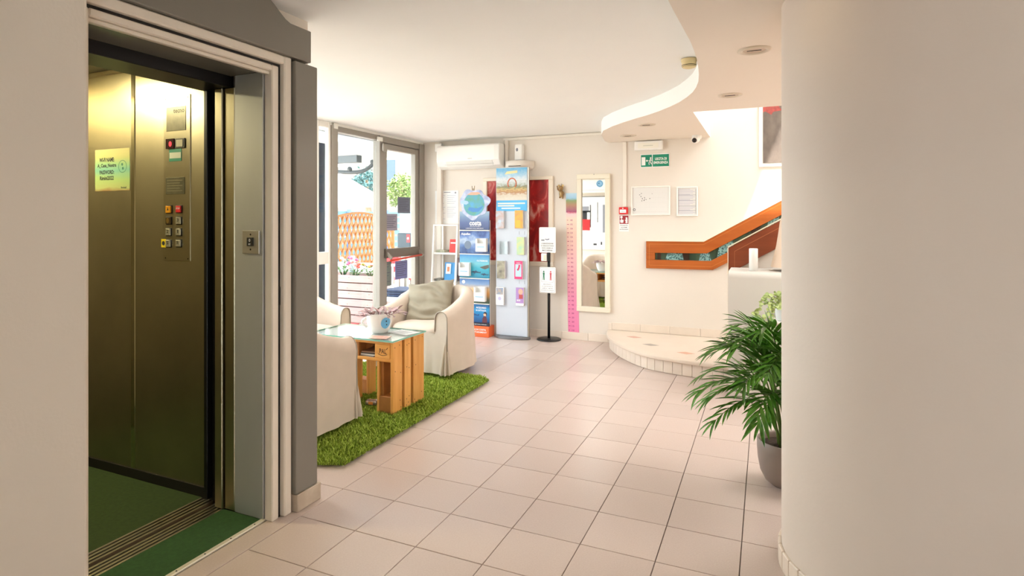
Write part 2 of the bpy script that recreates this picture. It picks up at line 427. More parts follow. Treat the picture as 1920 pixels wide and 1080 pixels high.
surround = thing('lift_surround', 'grey laminate lift surround with a stepped curved lintel over the doorway', 'surround', (-2.15, 1.8, 0))
MB().box(-2.199, -2.12, 2.318, 2.478, .088, 2.25).build('side_panel', M_grey, surround, bevel=.006, seg=2)
lint = [(.55, 2.268), (2.43, 2.262), (2.43, 2.424), (2.285, 2.424), (2.25, 2.436), (2.215, 2.458), (2.18, 2.482), (2.15, 2.5), (.55, 2.5)]
MB().prism([(-2.199, y, z) for y, z in lint], (.08, 0, 0)).build('lintel', M_grey, surround, bevel=.004)
MB().box(-2.199, -2.115, 2.325, 2.50, 0, .086).build('plinth', mat('marble_plinth', '#d9cbb9', .4, color2='#b8a691', scale=9), surround, bevel=.003)

arch = thing('lift_doorway_frame', 'cream painted double frame with black seal around the lift doorway', 'frame', (-2.16, 1.8, 0))
def uframe(name, y0, y1, zt, wj, wh, x0, x1, m, bev):
    mb = MB().box(x0, x1, y1 - wj, y1, 0, zt).box(x0, x1, y0, y0 + wj, 0, zt).box(x0, x1, y0 + wj, y1 - wj, zt - wh, zt)
    return mb.build(name, m, arch, bevel=bev)
uframe('outer_frame', 1.22, 2.312, 2.262, .05, .042, -2.2, -2.14, M_arch, .006)
uframe('door_seal', 1.272, 2.26, 2.219, .016, .012, -2.2, -2.168, M_black, 0)
uframe('inner_frame', 1.29, 2.243, 2.206, .044, .03, -2.21, -2.158, M_arch, .005)
MB().box(-2.2, -2.175, 1.334, 2.199, 2.16, 2.176).build('head_bead', M_arch, arch, bevel=.003)
MB().box(-2.2, -2.163, 2.2455, 2.2575, 1.04, 1.13).build('catch', M_black, arch)

portal = thing('lift_landing_portal', 'stainless steel reveal and open landing door of the lift beside the cream frame', 'lift doorway', (-2.3, 1.8, 0))
MB().box(-2.40, -2.212, 2.1935, 2.235, .0045, 2.175).build('reveal_panel', M_steel_hall, portal, bevel=.002)
MB().box(-2.40, -2.212, 1.272, 1.334, .0045, 2.175).build('reveal_panel', M_steel_hall, portal, bevel=.002)
MB().box(-2.43, -2.212, 1.334, 2.2, 2.176, 2.2).build('head_plate', M_grey, portal)
MB().box(-2.63, -2.431, 1.3, 2.22, 2.12, 2.3).build('door_header', M_black_metal, portal, bevel=.004)
MB().box(-2.47, -2.402, 2.195, 2.24, .005, 2.119).build('landing_door', M_steel, portal, bevel=.004)
MB().box(-2.53, -2.478, 2.185, 2.24, .005, 2.119).build('landing_door', M_steel, portal, bevel=.004)
MB().box(-2.66, -2.535, 2.235, 2.26, .005, 2.2).build('door_gap', M_black, portal)
MB().box(-2.625, -2.60, 2.20, 2.235, 0.02, 2.13).build('car_door_edge', M_black_metal, portal, bevel=.003)
plate = MB().box(-2.342, -2.232, 2.1875, 2.1935, 1.293, 1.405).build('call_plate', mat('call_plate_steel', '#cfcac2', .35, .8), portal, bevel=.001)
btn = MB().box(-2.308, -2.266, 2.1815, 2.1875, 1.33, 1.372).build('call_button', M_black, plate, bevel=.002)
lettering('0', (-2.287, 2.181, 1.358), .011, .015, XP, M_paper, plate)
lettering('PT', (-2.287, 2.181, 1.338), .014, .008, XP, M_paper, plate)
for z in (1.313, 1.386): MB().disc((-2.287, 2.187, z), XP, (0, 0, 1), .005).build('screw', M_black, plate, fixn=False)

mat_l = thing('landing_mat', 'dark green carpet strip edged with pale metal at the lift threshold', 'carpet', (-2.35, 1.8, 0))
MB().box(-2.476, -2.222, .62, 2.193, -.012, .004).build('carpet', M_carpet, mat_l)
edge = MB().box(-2.2265, -2.2005, .62, 2.243, -.005, .007).build('edge_strip', mat('pale_strip', '#e3dccb', .35, .3), mat_l, bevel=.003)
for y in (1.72, 1.86, 2.0, 2.14): MB().lathe([(.004, 0), (.003, .0015)], (-2.211, y, .007), 8, False, True).build('screw', M_black_metal, edge)

sill = thing('lift_door_sill', 'ridged aluminium door sill pair with dark running grooves below the lift doorway', 'sill', (-2.57, 1.7, 0))
def sill_rail(name, x0, x1):
    w = (x1 - x0) / 7
    mb = MB().box(x0, x1, .62, 2.235, -.02, -.006)
    for k in (0, 2, 4, 6): mb.box(x0 + k * w, x0 + (k + 1) * w, .62, 2.235, -.006, .004)
    mb.build(name, M_alu, sill)
    for k in (1, 3, 5): pass
    g = MB()
    for k in (1, 3, 5): g.box(x0 + k * w, x0 + (k + 1) * w, .62, 2.235, -.006, -.003)
    g.build('groove', M_black, sill)
sill_rail('landing_rail', -2.565, -2.478); sill_rail('car_rail', -2.685, -2.595)

car = thing('lift_car', 'brushed steel lift car lined with dark green carpet, seen through its open doorway', 'lift', (-3.3, 1.5, 0))
MB().box(-4.05, -2.687, .66, 2.24, -.02, .003).build('carpet', mat('car_carpet', '#36481f', .95, var=.18, scale=60, bump=.4, bscale=400), car)
MB().box(-4.05, -3.262, 2.25, 2.27, 0, 2.32).build('side_wall', M_steel, car)
MB().box(-3.226, -2.665, 2.25, 2.27, 0, 2.32).build('side_wall', M_steel, car)
MB().box(-3.262, -3.226, 2.246, 2.27, 0, 2.32).build('joint_strip', mat('polished_strip', '#c9c2a8', .12, 1.0), car, bevel=.004)
MB().box(-4.05, -4.03, .64, 2.25, 0, 2.32).build('rear_wall', M_steel, car)
MB().box(-4.05, -2.665, .62, .64, 0, 2.32).build('side_wall', M_steel, car)
MB().box(-4.05, -2.665, .62, 2.27, 2.322, 2.34).build('car_ceiling', mat('car_ceiling', '#d8d0ac', .5), car)
MB().box(-4.03, -2.67, 2.235, 2.25, 2.295, 2.322).build('cornice', M_steel, car, bevel=.004)
MB().box(-4.03, -2.67, 2.241, 2.25, 0, .055).build('kick_strip', M_black, car)
MB().box(-2.70, -2.664, 1.27, 2.249, 2.17, 2.294).build('car_header', M_black_metal, car, bevel=.004)
lampd = MB().lathe([(.11, 0), (.14, .012)], (-3.72, 1.65, 2.309), 28, True, False).build('car_lamp', mat('car_lamp', '#fff2c0', .5, emit='#ffe7a0', estr=28), car)
lamp('lift_car_lamp', 'AREA', (-3.72, 1.65, 2.30), 17, (1, .9, .58), shape='DISK', size=.26)

cp = MB().box(-2.988, -2.781, 2.246, 2.25, 1.237, 2.128).build('control_panel', mat('panel_steel', '#b9b197', .28, 1.0, var=.06, scale=5), car, bevel=.001)
def cop(name, x0, x1, z0, z1, m, d=.004, bev=.001): return MB().box(x0, x1, 2.246 - d, 2.246, z0, z1).build(name, m, cp, bevel=bev)
M_dsp = mat('display_plate', '#6f6b55', .3, .4, var=.15, scale=30)
cop('display', -2.964, -2.813, 1.938, 2.069, M_dsp, .002)
lettering('tecno', (-2.865, 2.2438, 2.045), .085, .022, XP, M_black, cp)
cop('indicator', -2.962, -2.898, 1.843, 1.897, mat('red_indicator', '#3a1518', .2), .008)
MB().disc((-2.925, 2.2375, 1.868), XP, (0, 0, 1), .011, rv=.014).build('indicator_light', mat('indicator_led', '#ff3030', .3, emit='#ff2a3c', estr=1.2), cp, fixn=False)
cop('indicator', -2.889, -2.817, 1.843, 1.895, mat('dark_bezel', '#4a4639', .4), .006)
cop('lens', -2.879, -2.828, 1.85, 1.888, mat('pale_lens', '#d7cfae', .3), .009)
cop('notice', -2.942, -2.846, 1.774, 1.841, M_green_sign, .0015, 0)
cop('notice', -2.938, -2.85, 1.79, 1.822, mat('pale_print', '#d9dcc4', .5), .002, 0)
cop('nameplate', -2.97, -2.821, 1.596, 1.687, M_dsp, .002)
for k in range(5): MB().box(-2.958, -2.958 + .12 - .02 * (k % 2), 2.2436, 2.244, 1.612 + .014 * k, 1.617 + .014 * k).build('engraving', mat('engraved', '#8d876c', .4, .5), cp)
M_btn = mat('lift_button', '#bdb79f', .3, .6)
def button(x0, x1, z0, z1, m, ch=None, dark=M_black):
    cop('button_bezel', x0 - .004, x1 + .004, z0 - .004, z1 + .004, dark, .003)
    cop('button', x0, x1, z0, z1, m, .010, .002)
    if ch: lettering(ch, ((x0 + x1) / 2, 2.2355, (z0 + z1) / 2 + .004), .006 if ch == '1' else .013 if len(ch) == 1 else .03, .018 if len(ch) == 1 else .009, XP, M_black if m is not M_red else M_paper, cp)
button(-2.962, -2.922, 1.495, 1.533, mat('orange_button', '#e59a1c', .3), '▲')
button(-2.882, -2.844, 1.497, 1.533, M_red, 'STOP')
button(-2.962, -2.924, 1.435, 1.472, mat('bronze_button', '#5a4a2c', .3, .5))
MB().disc((-2.943, 2.2355, 1.4535), XP, (0, 0, 1), .011, rv=.015).build('key_switch', mat('brass_key', '#a98b4d', .3, .8), cp, fixn=False)
button(-2.882, -2.846, 1.435, 1.471, M_btn, '3'); button(-2.962, -2.926, 1.373, 1.410, M_btn, '2')
button(-2.882, -2.846, 1.374, 1.410, M_btn, '1'); button(-2.962, -2.926, 1.311, 1.348, M_btn, 'S'); button(-2.882, -2.846, 1.313, 1.349, M_btn, 'R')
cop('sticker', -3.006, -2.968, 1.307, 1.353, mat('yellow_sticker', '#f0d21e', .5), .001, 0)
MB().disc((-2.988, 2.2446, 1.33), XP, (0, 0, 1), .012).build('sticker_print', M_ink, cp, fixn=False)
for x in (-2.972, -2.797):
    for z in (1.25, 2.113): MB().disc((x, 2.2455, z), XP, (0, 0, 1), .004).build('screw', M_black, cp, fixn=False)

wifi = thing('wifi_notice', 'yellow and green printed Wi-Fi notice taped to the steel lift wall', 'notice', (-3.423, 2.2495, 1.63))
def ypos(mb_x0, x1, y, z0, z1, name, m, parent, d=.001): return MB().box(mb_x0, x1, y - d, y, z0, z1).build(name, m, parent)
ypos(-3.582, -3.272, 2.2495, 1.625, 1.867, 'sheet', ramp_mat('wifi_print', [(0, '#8a6a44'), (.07, '#9fa66a'), (.3, '#93ae6c'), (.5, '#6fa591'), (.62, '#88ad7c'), (.8, '#acae72'), (1, '#bcb27c')], 'Z', 1.625, 1.867, .4, .25, 5, (1, 1, 3)), wifi)
for s_, z, w in (('WI-FI NAME:', 1.806, .135), ('A_Casa_Nostra', 1.772, .17), ('PASSWORD:', 1.734, .13), ('Rimini2022', 1.70, .125)):
    lettering(s_, (-3.475, 2.248, z), w, .024, XP, M_ink, wifi, bold=.03)
MB().ring((-3.335, 2.248, 1.763), XP, (0, 0, 1), .033, .036).build('emblem', mat('emblem_teal', '#2f6a5a', .5), wifi, fixn=False)
MB().disc((-3.338, 2.248, 1.775), XP, (0, 0, 1), .008).disc((-3.332, 2.248, 1.752), XP, (0, 0, 1), .008).build('emblem', MATS['emblem_teal'], wifi, fixn=False)
lettering('hotel', (-3.325, 2.248, 1.643), .045, .012, XP, M_ink, wifi)

# ---------------------------------------------------------------- glazed front (left)
XI = XG + .03; XO = XG - .05
win1 = sgroup('window_1', (XG, 3.7, 0))
MB().box(XO, XI, 2.5, 2.56, 0, CEIL).box(XO, XI, 3.7, 3.76, 0, CEIL).box(XO, XI, 2.56, 3.7, 2.43, CEIL).box(XO, XI, 3.76, 4.93, 2.43, CEIL).box(XO, XI, 2.56, 3.7, 0, .08).box(XO, XI, 3.76, 4.93, 0, .08).build('window_frame', M_white, win1, bevel=.005)
for y0, y1 in ((2.56, 3.7), (3.76, 4.93)): MB().box(XG - .012, XG - .004, y0, y1, .08, 2.43).build('pane', M_glass, win1)
win2 = sgroup('window_2', (XG, 5.03, 0))
MB().box(XO, XI, 4.93, 4.98, 0, CEIL).box(XG - .02, XI, 5.13, 5.165, 0, CEIL).box(XG - .02, XI, 4.98, 5.13, 2.44, CEIL).box(XG - .02, XI, 4.98, 5.13, .985, 1.115).box(XG - .02, XI, 4.98, 5.13, 0, .07).build('window_frame', M_white, win2, bevel=.005)
MB().box(XG - .012, XG - .004, 4.98, 5.13, 1.115, 2.44).build('pane', M_glass, win2)
MB().box(XG - .012, XG - .004, 4.98, 5.13, .07, .985).build('pane', M_glass, win2)
win3 = sgroup('window_3', (XG, 5.65, 0))
MB().box(XO, XI + .02, 5.168, 5.265, 0, CEIL - .03).box(XO, XI + .01, 5.265, 6.04, 2.415, CEIL - .03).box(XO, XI + .01, 5.265, 6.04, 0, .07).build('window_frame', M_frame_al, win3, bevel=.004)
MB().box(XG - .012, XG - .004, 5.265, 6.04, .07, 2.415).build('pane', M_glass, win3)
MB().box(XO, XI, 5.168, 7.089, CEIL - .03, CEIL).build('head_trim', M_white, win3)
MB().box(XI + .02, XI + .03, 5.19, 5.25, 2.44, 2.50).build('clip', M_white, win3)
door1 = sgroup('door_1', (XG, 6.6, 0))
MB().box(XO, XI + .02, 6.042, 6.12, 0, CEIL - .03).box(XO, XI + .02, 6.97, 7.089, 0, CEIL - .03).box(XO, XI + .01, 6.12, 6.97, 2.40, CEIL - .03).build('door_frame', M_frame_al, door1, bevel=.004)
leaf = MB().box(XO + .01, XI, 6.125, 6.225, 0.01, 2.395).box(XO + .01, XI, 6.883, 6.965, 0.01, 2.395).box(XO + .01, XI, 6.225, 6.883, 2.325, 2.395).box(XO + .01, XI, 6.225, 6.883, .01, .14).build('door_leaf', M_frame_al, door1, bevel=.004)
MB().box(XG - .012, XG - .004, 6.225, 6.883, .14, 2.325).build('pane', M_glass, leaf)
bar = MB().box(XI, XI + .035, 6.16, 6.95, .985, 1.10).build('push_bar', mat('push_bar_bronze', '#7d766c', .4, .4), door1, bevel=.006)
MB().tube([(XI + .075, 6.19, .955), (XI + .075, 6.93, .99)], .013, 10).build('bar_grip', mat('red_grip', '#e2503c', .35), bar)
for y in (6.19, 6.93): MB().obox((XI + .05, y, 1.02), (.045, 0, -.04), (0, .014, 0), (.01, 0, .016)).build('bar_arm', M_frame_al, bar, bevel=.003)
MB().box(XI + .02, XI + .06, 6.07, 6.15, 2.28, 2.38).build('closer', M_frame_al, door1, bevel=.012, seg=2)
MB().box(XI + .02, XI + .04, 5.98, 6.08, 2.40, 2.45).build('sensor', M_white, door1, bevel=.003)

M_bluepaper = mat('paper_seen_from_behind', '#8b8ea2', .8, var=.05, scale=30)
pap_n = [('grey-blue printed sheet taped high on the glass door near its edge', (6.511, 6.803, 1.54, 1.75), '#73788a'),
         ('mauve printed sheet taped on the glass door near its hinge side', (6.232, 6.499, 1.32, 1.53), '#a39dac'),
         ('grey-green printed strip taped on the glass door below the push bar', (6.235, 6.366, .632, .936), '#77837f'),
         ('violet-blue printed sheet taped on the glass door below the red bar', (6.45, 6.738, .693, .928), '#7d80b2')]
for lab, (y0, y1, z0, z1), c in pap_n:
    t = thing('door_notice', lab, 'notice', (XG - .002, (y0 + y1) / 2, z0), 0, 'notices on the glass door')
    MB().box(XG - .003, XG - .001, y0, y1, z0, z1).build('sheet', mat('notice_' + c[1:], c, .8, var=.05, scale=25), t)
    ln = MB()
    for k in range(7):
        z = z1 - .03 - k * (z1 - z0 - .05) / 7; ln.box(XG - .001, XG - .0005, y0 + .03, y1 - .03 - .03 * (k % 3), z - .004, z + .003)
    o = ln.build('printed_lines', mat('notice_ink_' + c[1:], '#5b5f70', .8), t); o['kind'] = 'stuff'

# ---------------------------------------------------------------- things fixed to the back wall
YW = YB - .001
def wbox(x0, x1, z0, z1, d, m, name, parent, bev=0., seg=1): return MB().box(x0, x1, YB - d, YW, z0, z1).build(name, m, parent, bevel=bev, seg=seg)

ac = thing('air_conditioner', 'white split air conditioner high on the wall above the white ladder shelf', 'air conditioner', (-3.45, YB, 2.12))
sec = [(YW, 2.125), (7.02, 2.115), (6.93, 2.15), (6.885, 2.215), (6.885, 2.40), (6.91, 2.42), (YW, 2.42)]
MB().prism([(-3.92, y, z) for y, z in sec], (.90, 0, 0)).build('body', M_gloss_white, ac, bevel=.012, seg=3)
MB().box(-3.80, -3.10, 6.895, 6.90, 2.165, 2.168).build('outlet_line', mat('ac_line', '#b9b7b0', .5), ac)
MB().obox((-3.45, 6.912, 2.174), (.33, 0, 0), (0, .024, -.033), (0, .002, .0016)).build('air_flap', mat('ac_flap', '#e8e7e2', .35), ac, bevel=.001)
MB().box(-3.09, -3.03, 6.883, 6.885, 2.22, 2.39).build('end_panel', mat('ac_end', '#ecebe6', .35), ac)
MB().box(-3.46, -3.40, 6.8835, 6.885, 2.235, 2.241).build('badge', M_alu, ac)

def duct(name, lab, boxes, m=M_wallfar):
    t = thing(name, lab, 'cable duct', (boxes[0][0], YB, boxes[0][2]))
    for b in boxes: wbox(*b, m, 'duct', t, .003)
M_duct = mat('duct_pvc', '#eee6da', .5)
duct('ceiling_duct', 'cream cable duct running under the ceiling along the back wall', [(-3.05, -1.71, 2.465, 2.497, .02)], M_duct)
duct('conditioner_duct', 'vertical cable duct beside the white air conditioner', [(-3.012, -2.975, 2.19, 2.463, .05)], M_duct)
duct('alarm_duct', 'slim vertical duct dropping to the red alarm button', [(-1.525, -1.481, 1.605, 2.365, .02)], M_duct)
pipe = thing('corner_pipe', 'boxed white pipe rising in the corner behind the ladder shelf', 'pipe', (-3.97, YB, 0))
wbox(-4.0, -3.93, .09, 2.36, .06, M_wallfar, 'casing', pipe, .006); wbox(-4.02, -3.92, 2.36, 2.47, .08, M_gloss_white, 'cap', pipe, .008)

upl = thing('wall_uplighter', 'half-round plaster wall uplighter under the air freshener', 'wall lamp', (-2.82, YB, 2.07))
MB().lathe([(.13, 2.075), (.165, 2.085), (.19, 2.12), (.19, 2.19), (.18, 2.19), (.175, 2.13)], (-2.82, YW, 0), 24, True, False, math.pi, 2 * math.pi).build('bowl', M_wallfar, upl)
MB().box(-2.90, -2.74, 6.897, 6.905, 2.118, 2.124).build('slot', M_black_metal, upl)
fr = thing('air_freshener', 'white automatic air freshener on the wall above the uplighter', 'dispenser', (-2.82, YB, 2.2))
MB().prism([(-2.885, YW, 2.195), (-2.87, 7.02, 2.195), (-2.77, 7.02, 2.195), (-2.757, YW, 2.195)], (0, 0, .21)).build('casing', M_gloss_white, fr, bevel=.02, seg=3)
MB().disc((-2.835, 7.018, 2.335), XP, (0, 0, 1), .015, rv=.022).build('nozzle', M_ink_grey, fr, fixn=False)

rb = thing('red_notice_board', 'cream framed red board with pale translucent shapes behind the leaflet stand', 'notice board', (-2.85, YB, .88))
fx0, fx1, fz0, fz1 = -3.33, -2.378, .877, 1.995
w = .058
for q in ((fx0, fx1, fz0, fz0 + w), (fx0, fx1, fz1 - w + .015, fz1), (fx0, fx0 + w, fz0 + w, fz1 - w + .015), (fx1 - w, fx1, fz0 + w, fz1 - w + .015)):
    wbox(*q, .035, mat('cream_frame', '#efe2cf', .5), 'frame_rail', rb, .005)
def red_mat():
    m = bpy.data.materials.new('red_board'); m.use_nodes = True; nt = m.node_tree; L = nt.links.new; b = nt.nodes['Principled BSDF']
    b.inputs['Roughness'].default_value = .45
    g = nt.nodes.new('ShaderNodeTexCoord'); mp = nt.nodes.new('ShaderNodeMapping'); mp.inputs['Scale'].default_value = (7, 1, 4); L(g.outputs['Object'], mp.inputs['Vector'])
    n = nt.nodes.new('ShaderNodeTexNoise'); n.inputs['Scale'].default_value = 1.0; n.inputs['Detail'].default_value = 6; n.inputs['Distortion'].default_value = 1.2
    L(mp.outputs['Vector'], n.inputs['Vector'])
    cr = nt.nodes.new('ShaderNodeValToRGB'); e = cr.color_ramp.elements
    e[0].position = .40; e[0].color = (*lin('#8e1414'), 1); e[1].position = .53; e[1].color = (*lin('#b81d1a'), 1)
    k = e.new(.60); k.color = (*lin('#cc6d5f'), 1); k = e.new(.68); k.color = (*lin('#d99c90'), 1)
    L(n.outputs['Fac'], cr.inputs['Fac']); L(cr.outputs['Color'], b.inputs['Base Color']); return m
wbox(fx0 + w, fx1 - w, fz0 + w, fz1 - w + .015, .012, red_mat(), 'board', rb)

mir = thing('wall_mirror', 'tall narrow wall mirror in a cream frame beside the height chart', 'mirror', (-1.87, YB, .35))
mx0, mx1, mz0, mz1 = -2.075, -1.670, .355, 2.003; w = .06
for q in ((mx0, mx1, mz0, mz0 + w), (mx0, mx1, mz1 - w, mz1), (mx0, mx0 + w, mz0 + w, mz1 - w), (mx1 - w, mx1, mz0 + w, mz1 - w)):
    wbox(*q, .045, mat('mirror_frame', '#ece3cf', .45), 'frame_rail', mir, .006, 2)
MB().prism([(mx0 + w, YB - .0175, mz0 + w), (mx1 - w, YB - .027, mz0 + w), (mx1 - w, YB - .027, mz1 - w), (mx0 + w, YB - .0175, mz1 - w)], (0, .005, 0)).build('glass', mat('mirror_silver', '#f2f2f0', .02, 1.0), mir)
MB().disc((-1.795, YB - .0272, 1.885), XP, (0, 0, 1), .042).build('sticker', mat('sticker_blue', '#8ec3e6', .5), mir, fixn=False)
MB().ring((-1.795, YB - .0279, 1.885), XP, (0, 0, 1), .03, .034).disc((-1.805, YB - .0279, 1.89), XP, (0, 0, 1), .008).build('sticker_print', mat('sticker_ink', '#3b78a8', .5), mir, fixn=False)
MB().disc((-1.86, YB - .046, 1.997), XP, (0, 0, 1), .007).build('hook', M_alu, mir, fixn=False)

hc = thing('height_chart', 'pink paper height chart with a centimetre scale between stand and mirror', 'chart', (-2.14, YB, 0))
M_chart = ramp_mat('chart_print', [(0, '#ee7fb0'), (.28, '#f193b8'), (.5, '#f3b7bd'), (.72, '#f4d0bf'), (.82, '#f0d8c4'), (.865, '#eccbd0'), (.87, '#a8557a'), (.92, '#b58a6a'), (.95, '#8aa06a'), (.965, '#9cc6e0'), (1, '#bcd8ea')], 'Z', 0, 1.78, .5, .02, 60)
MB().prism([(-2.222, YB - .004, 1.78), (-2.083, YB - .004, 1.78), (-2.053, YB - .004, .003), (-2.19, YB - .004, .003)], (0, .003, 0)).build('strip', M_chart, hc)
tk = MB()
for k in range(28):
    z = .06 + k * .0515; x = -2.187 - .03 * z / 1.78; tk.box(x + .005, x + (.03 if k % 2 == 0 else .02), YB - .0048, YB - .0042, z - .003, z + .003)
o = tk.build('scale_marks', mat('chart_ink', '#b23d72', .6), hc); o['kind'] = 'stuff'
for k in range(28):
    z = .06 + k * .0515; x = -2.187 - .03 * z / 1.78
    lettering(str(5 + 5 * k), (x + .06, YB - .0045, z), .03 if k > 0 else .012, .02, XP, MATS['chart_ink'], hc, 'number')
for (dx, z, r) in ((-.02, 1.55, .03), (.02, 1.57, .035), (.0, 1.6, .03)): pass
for k, (x, z) in enumerate(((-2.17, .03), (-2.15, .05), (-2.13, .055), (-2.11, .045), (-2.09, .03))): MB().disc((x + .01, YB - .0045, z), XP, (0, 0, 1), .006 + .002 * (k % 2)).build('dot', M_paper, hc, fixn=False)
lettering('Altimetro', (-2.145, YB - .0045, 1.545), .11, .03, XP, mat('chart_title', '#cf3a63', .5), hc)

gk = thing('wall_figurine', 'small bronze-brown hanging figurine on the wall beside the red board', 'figurine', (-2.28, YB, 1.72))
M_bronze = mat('bronze_figurine', '#8a6640', .4, .3, color2='#b89a68', scale=30)
gb = MB()
gb.ellipsoid((-2.275, YB - .035, 1.84), .03, .03, .032); gb.ellipsoid((-2.27, YB - .03, 1.775), .028, .026, .045)
gb.tube([(-2.28, YB - .03, 1.80), (-2.315, YB - .035, 1.83), (-2.325, YB - .03, 1.87)], [.012, .01, .008], 8); gb.tube([(-2.26, YB - .03, 1.80), (-2.235, YB - .035, 1.775)], [.011, .009], 8)
gb.tube([(-2.28, YB - .03, 1.75), (-2.29, YB - .035, 1.72)], [.013, .01], 8); gb.tube([(-2.26, YB - .03, 1.75), (-2.25, YB - .035, 1.715)], [.013, .01], 8)
gb.build('body', M_bronze, gk)
for x in (-2.30, -2.25): MB().ellipsoid((x, YB - .035, 1.87), .014, .008, .016).build('ear', mat('figurine_gold', '#cfb279', .4, .3), gk)
MB().tube([(-2.275, YB - .005, 1.87), (-2.275, YB - .003, 1.90)], .003, 6).build('loop', M_bronze, gk)

em = thing('emergency_light', 'white emergency light box under the lowered ceiling above the exit sign', 'light', (-1.22, YB, 2.25))
wbox(-1.382, -1.064, 2.255, 2.36, .06, M_gloss_white, 'casing', em, .012, 3); MB().box(-1.34, -1.11, YB - .0615, YB - .0605, 2.275, 2.335).build('diffuser', mat('diffuser', '#f4f2e6', .3), em, bevel=.001)
MB().box(-1.28, -1.17, YB - .0625, YB - .0615, 2.303, 2.309).build('badge', mat('pale_badge', '#c9cbbd', .4), em)

ex = thing('exit_sign', 'green emergency exit sign with running figure and white Italian lettering', 'sign', (-1.16, YB, 2.06))
wbox(-1.322, -.996, 2.06, 2.212, .004, M_paper, 'backing', ex); YS = YB - .0045
MB().box(-1.316, -1.192, YS - .001, YS, 2.067, 2.205).build('pictogram_panel', M_green_sign, ex); MB().box(-1.183, -1.002, YS - .001, YS, 2.067, 2.205).build('word_panel', M_green_sign, ex)
YS -= .0012
MB().box(-1.308, -1.266, YS - .0005, YS, 2.085, 2.18).build('door_mark', M_paper, ex)
ar = MB().prism([(-1.262, YS, 2.137), (-1.245, YS, 2.153), (-1.245, YS, 2.143), (-1.235, YS, 2.143), (-1.235, YS, 2.131), (-1.245, YS, 2.131), (-1.245, YS, 2.121)], (0, -.0005, 0)).build('arrow', M_paper, ex)
mn = MB(); mn.disc((-1.206, YS - .0003, 2.168), XP, (0, 0, 1), .009)
for a, b_, r in (((-1.207, 2.155), (-1.214, 2.128), .008), ((-1.209, 2.15), (-1.225, 2.135), .004), ((-1.209, 2.15), (-1.196, 2.14), .004), ((-1.214, 2.128), (-1.226, 2.112), .005), ((-1.226, 2.112), (-1.222, 2.092), .005), ((-1.214, 2.128), (-1.203, 2.11), .005), ((-1.203, 2.11), (-1.197, 2.098), .005)):
    d = Vector((b_[0] - a[0], 0, b_[1] - a[1])); L_ = d.length; d.normalize(); nrm = Vector((-d.z, 0, d.x))
    mn.obox(((a[0] + b_[0]) / 2, YS - .0003, (a[1] + b_[1]) / 2), d * (L_ / 2 + r * .5), nrm * r, (0, .0003, 0))
mn.build('running_figure', M_paper, ex)
lettering('USCITA DI', (-1.092, YS, 2.155), .13, .03, XP, M_paper, ex, bold=.03); lettering('EMERGENZA', (-1.092, YS, 2.112), .16, .03, XP, M_paper, ex, bold=.03)

def frame(name, lab, x0, x1, z0, z1, group, w=.014):
    t = thing(name, lab, 'frame', ((x0 + x1) / 2, YB, z0), 0, group)
    for q in ((x0, x1, z0, z0 + w), (x0, x1, z1 - w, z1), (x0, x0 + w, z0 + w, z1 - w), (x1 - w, x1, z0 + w, z1 - w)): wbox(*q, .022, M_white, 'frame_rail', t, .003)
    wbox(x0 + w, x1 - w, z0 + w, z1 - w, .008, mat('plan_paper', '#e3e1dd', .6), 'sheet', t)
    return t
ep = frame('evacuation_plan', 'wide white framed floor plan beside the red alarm button', -1.427, -.988, 1.508, 1.842, None)
pl = MB(); YS = YB - .0085
for (x, z, a, b_) in ((-1.33, 1.745, .008, .004), (-1.31, 1.76, .006, .005), (-1.315, 1.725, .010, .004), (-1.30, 1.70, .004, .012), (-1.275, 1.71, .004, .01), (-1.27, 1.69, .008, .003), (-1.305, 1.675, .006, .006), (-1.28, 1.68, .007, .007), (-1.255, 1.69, .006, .004), (-1.215, 1.70, .01, .004), (-1.19, 1.755, .004, .004)): pl.box(x - a * .7, x + a * .7, YS - .0006, YS, z - b_ * .7, z + b_ * .7)
pl.build('plan_symbols', M_ink, ep)['kind'] = 'stuff'
pw = MB()
for k in range(7): pw.box(-1.37 + .05 * k, -1.369 + .05 * k, YS - .0004, YS, 1.59, 1.79 - .02 * (k % 3))
for k in range(4): pw.box(-1.37, -1.05, YS - .0004, YS, 1.6 + .055 * k, 1.602 + .055 * k)
pw.box(-1.40, -1.02, YS - .0004, YS, 1.545, 1.549)
pw.build('plan_walls', mat('faint_ink', '#dcd9d5', .6), ep)['kind'] = 'stuff'
MB().ring((-1.392, YS - .0006, 1.573), XP, (0, 0, 1), .009, .0145).build('compass', M_ink, ep, fixn=False)
rl = frame('house_rules_frame', 'narrow white framed page of lilac printed text beside the floor plan', -.918, -.690, 1.497, 1.826, None)
pt = MB()
for k in range(20):
    z = 1.80 - k * .0145; pt.box(-.892, -.892 + .17 - .05 * ((k * 7) % 4 == 0) - .02 * (k % 2), YS - .0006, YS, z - .004, z + .002)
pt.build('printed_lines', mat('lilac_ink', '#c9c6d2', .6), rl)['kind'] = 'stuff'
pb = MB()
for z in (1.735, 1.675, 1.61, 1.56): pb.box(-.896, -.712, YS - .0008, YS, z - .002, z + .001)
pb.box(-.898, -.895, YS - .0008, YS, 1.53, 1.80).box(-.713, -.710, YS - .0008, YS, 1.53, 1.80)
pb.build('ruled_lines', M_ink_grey, rl)

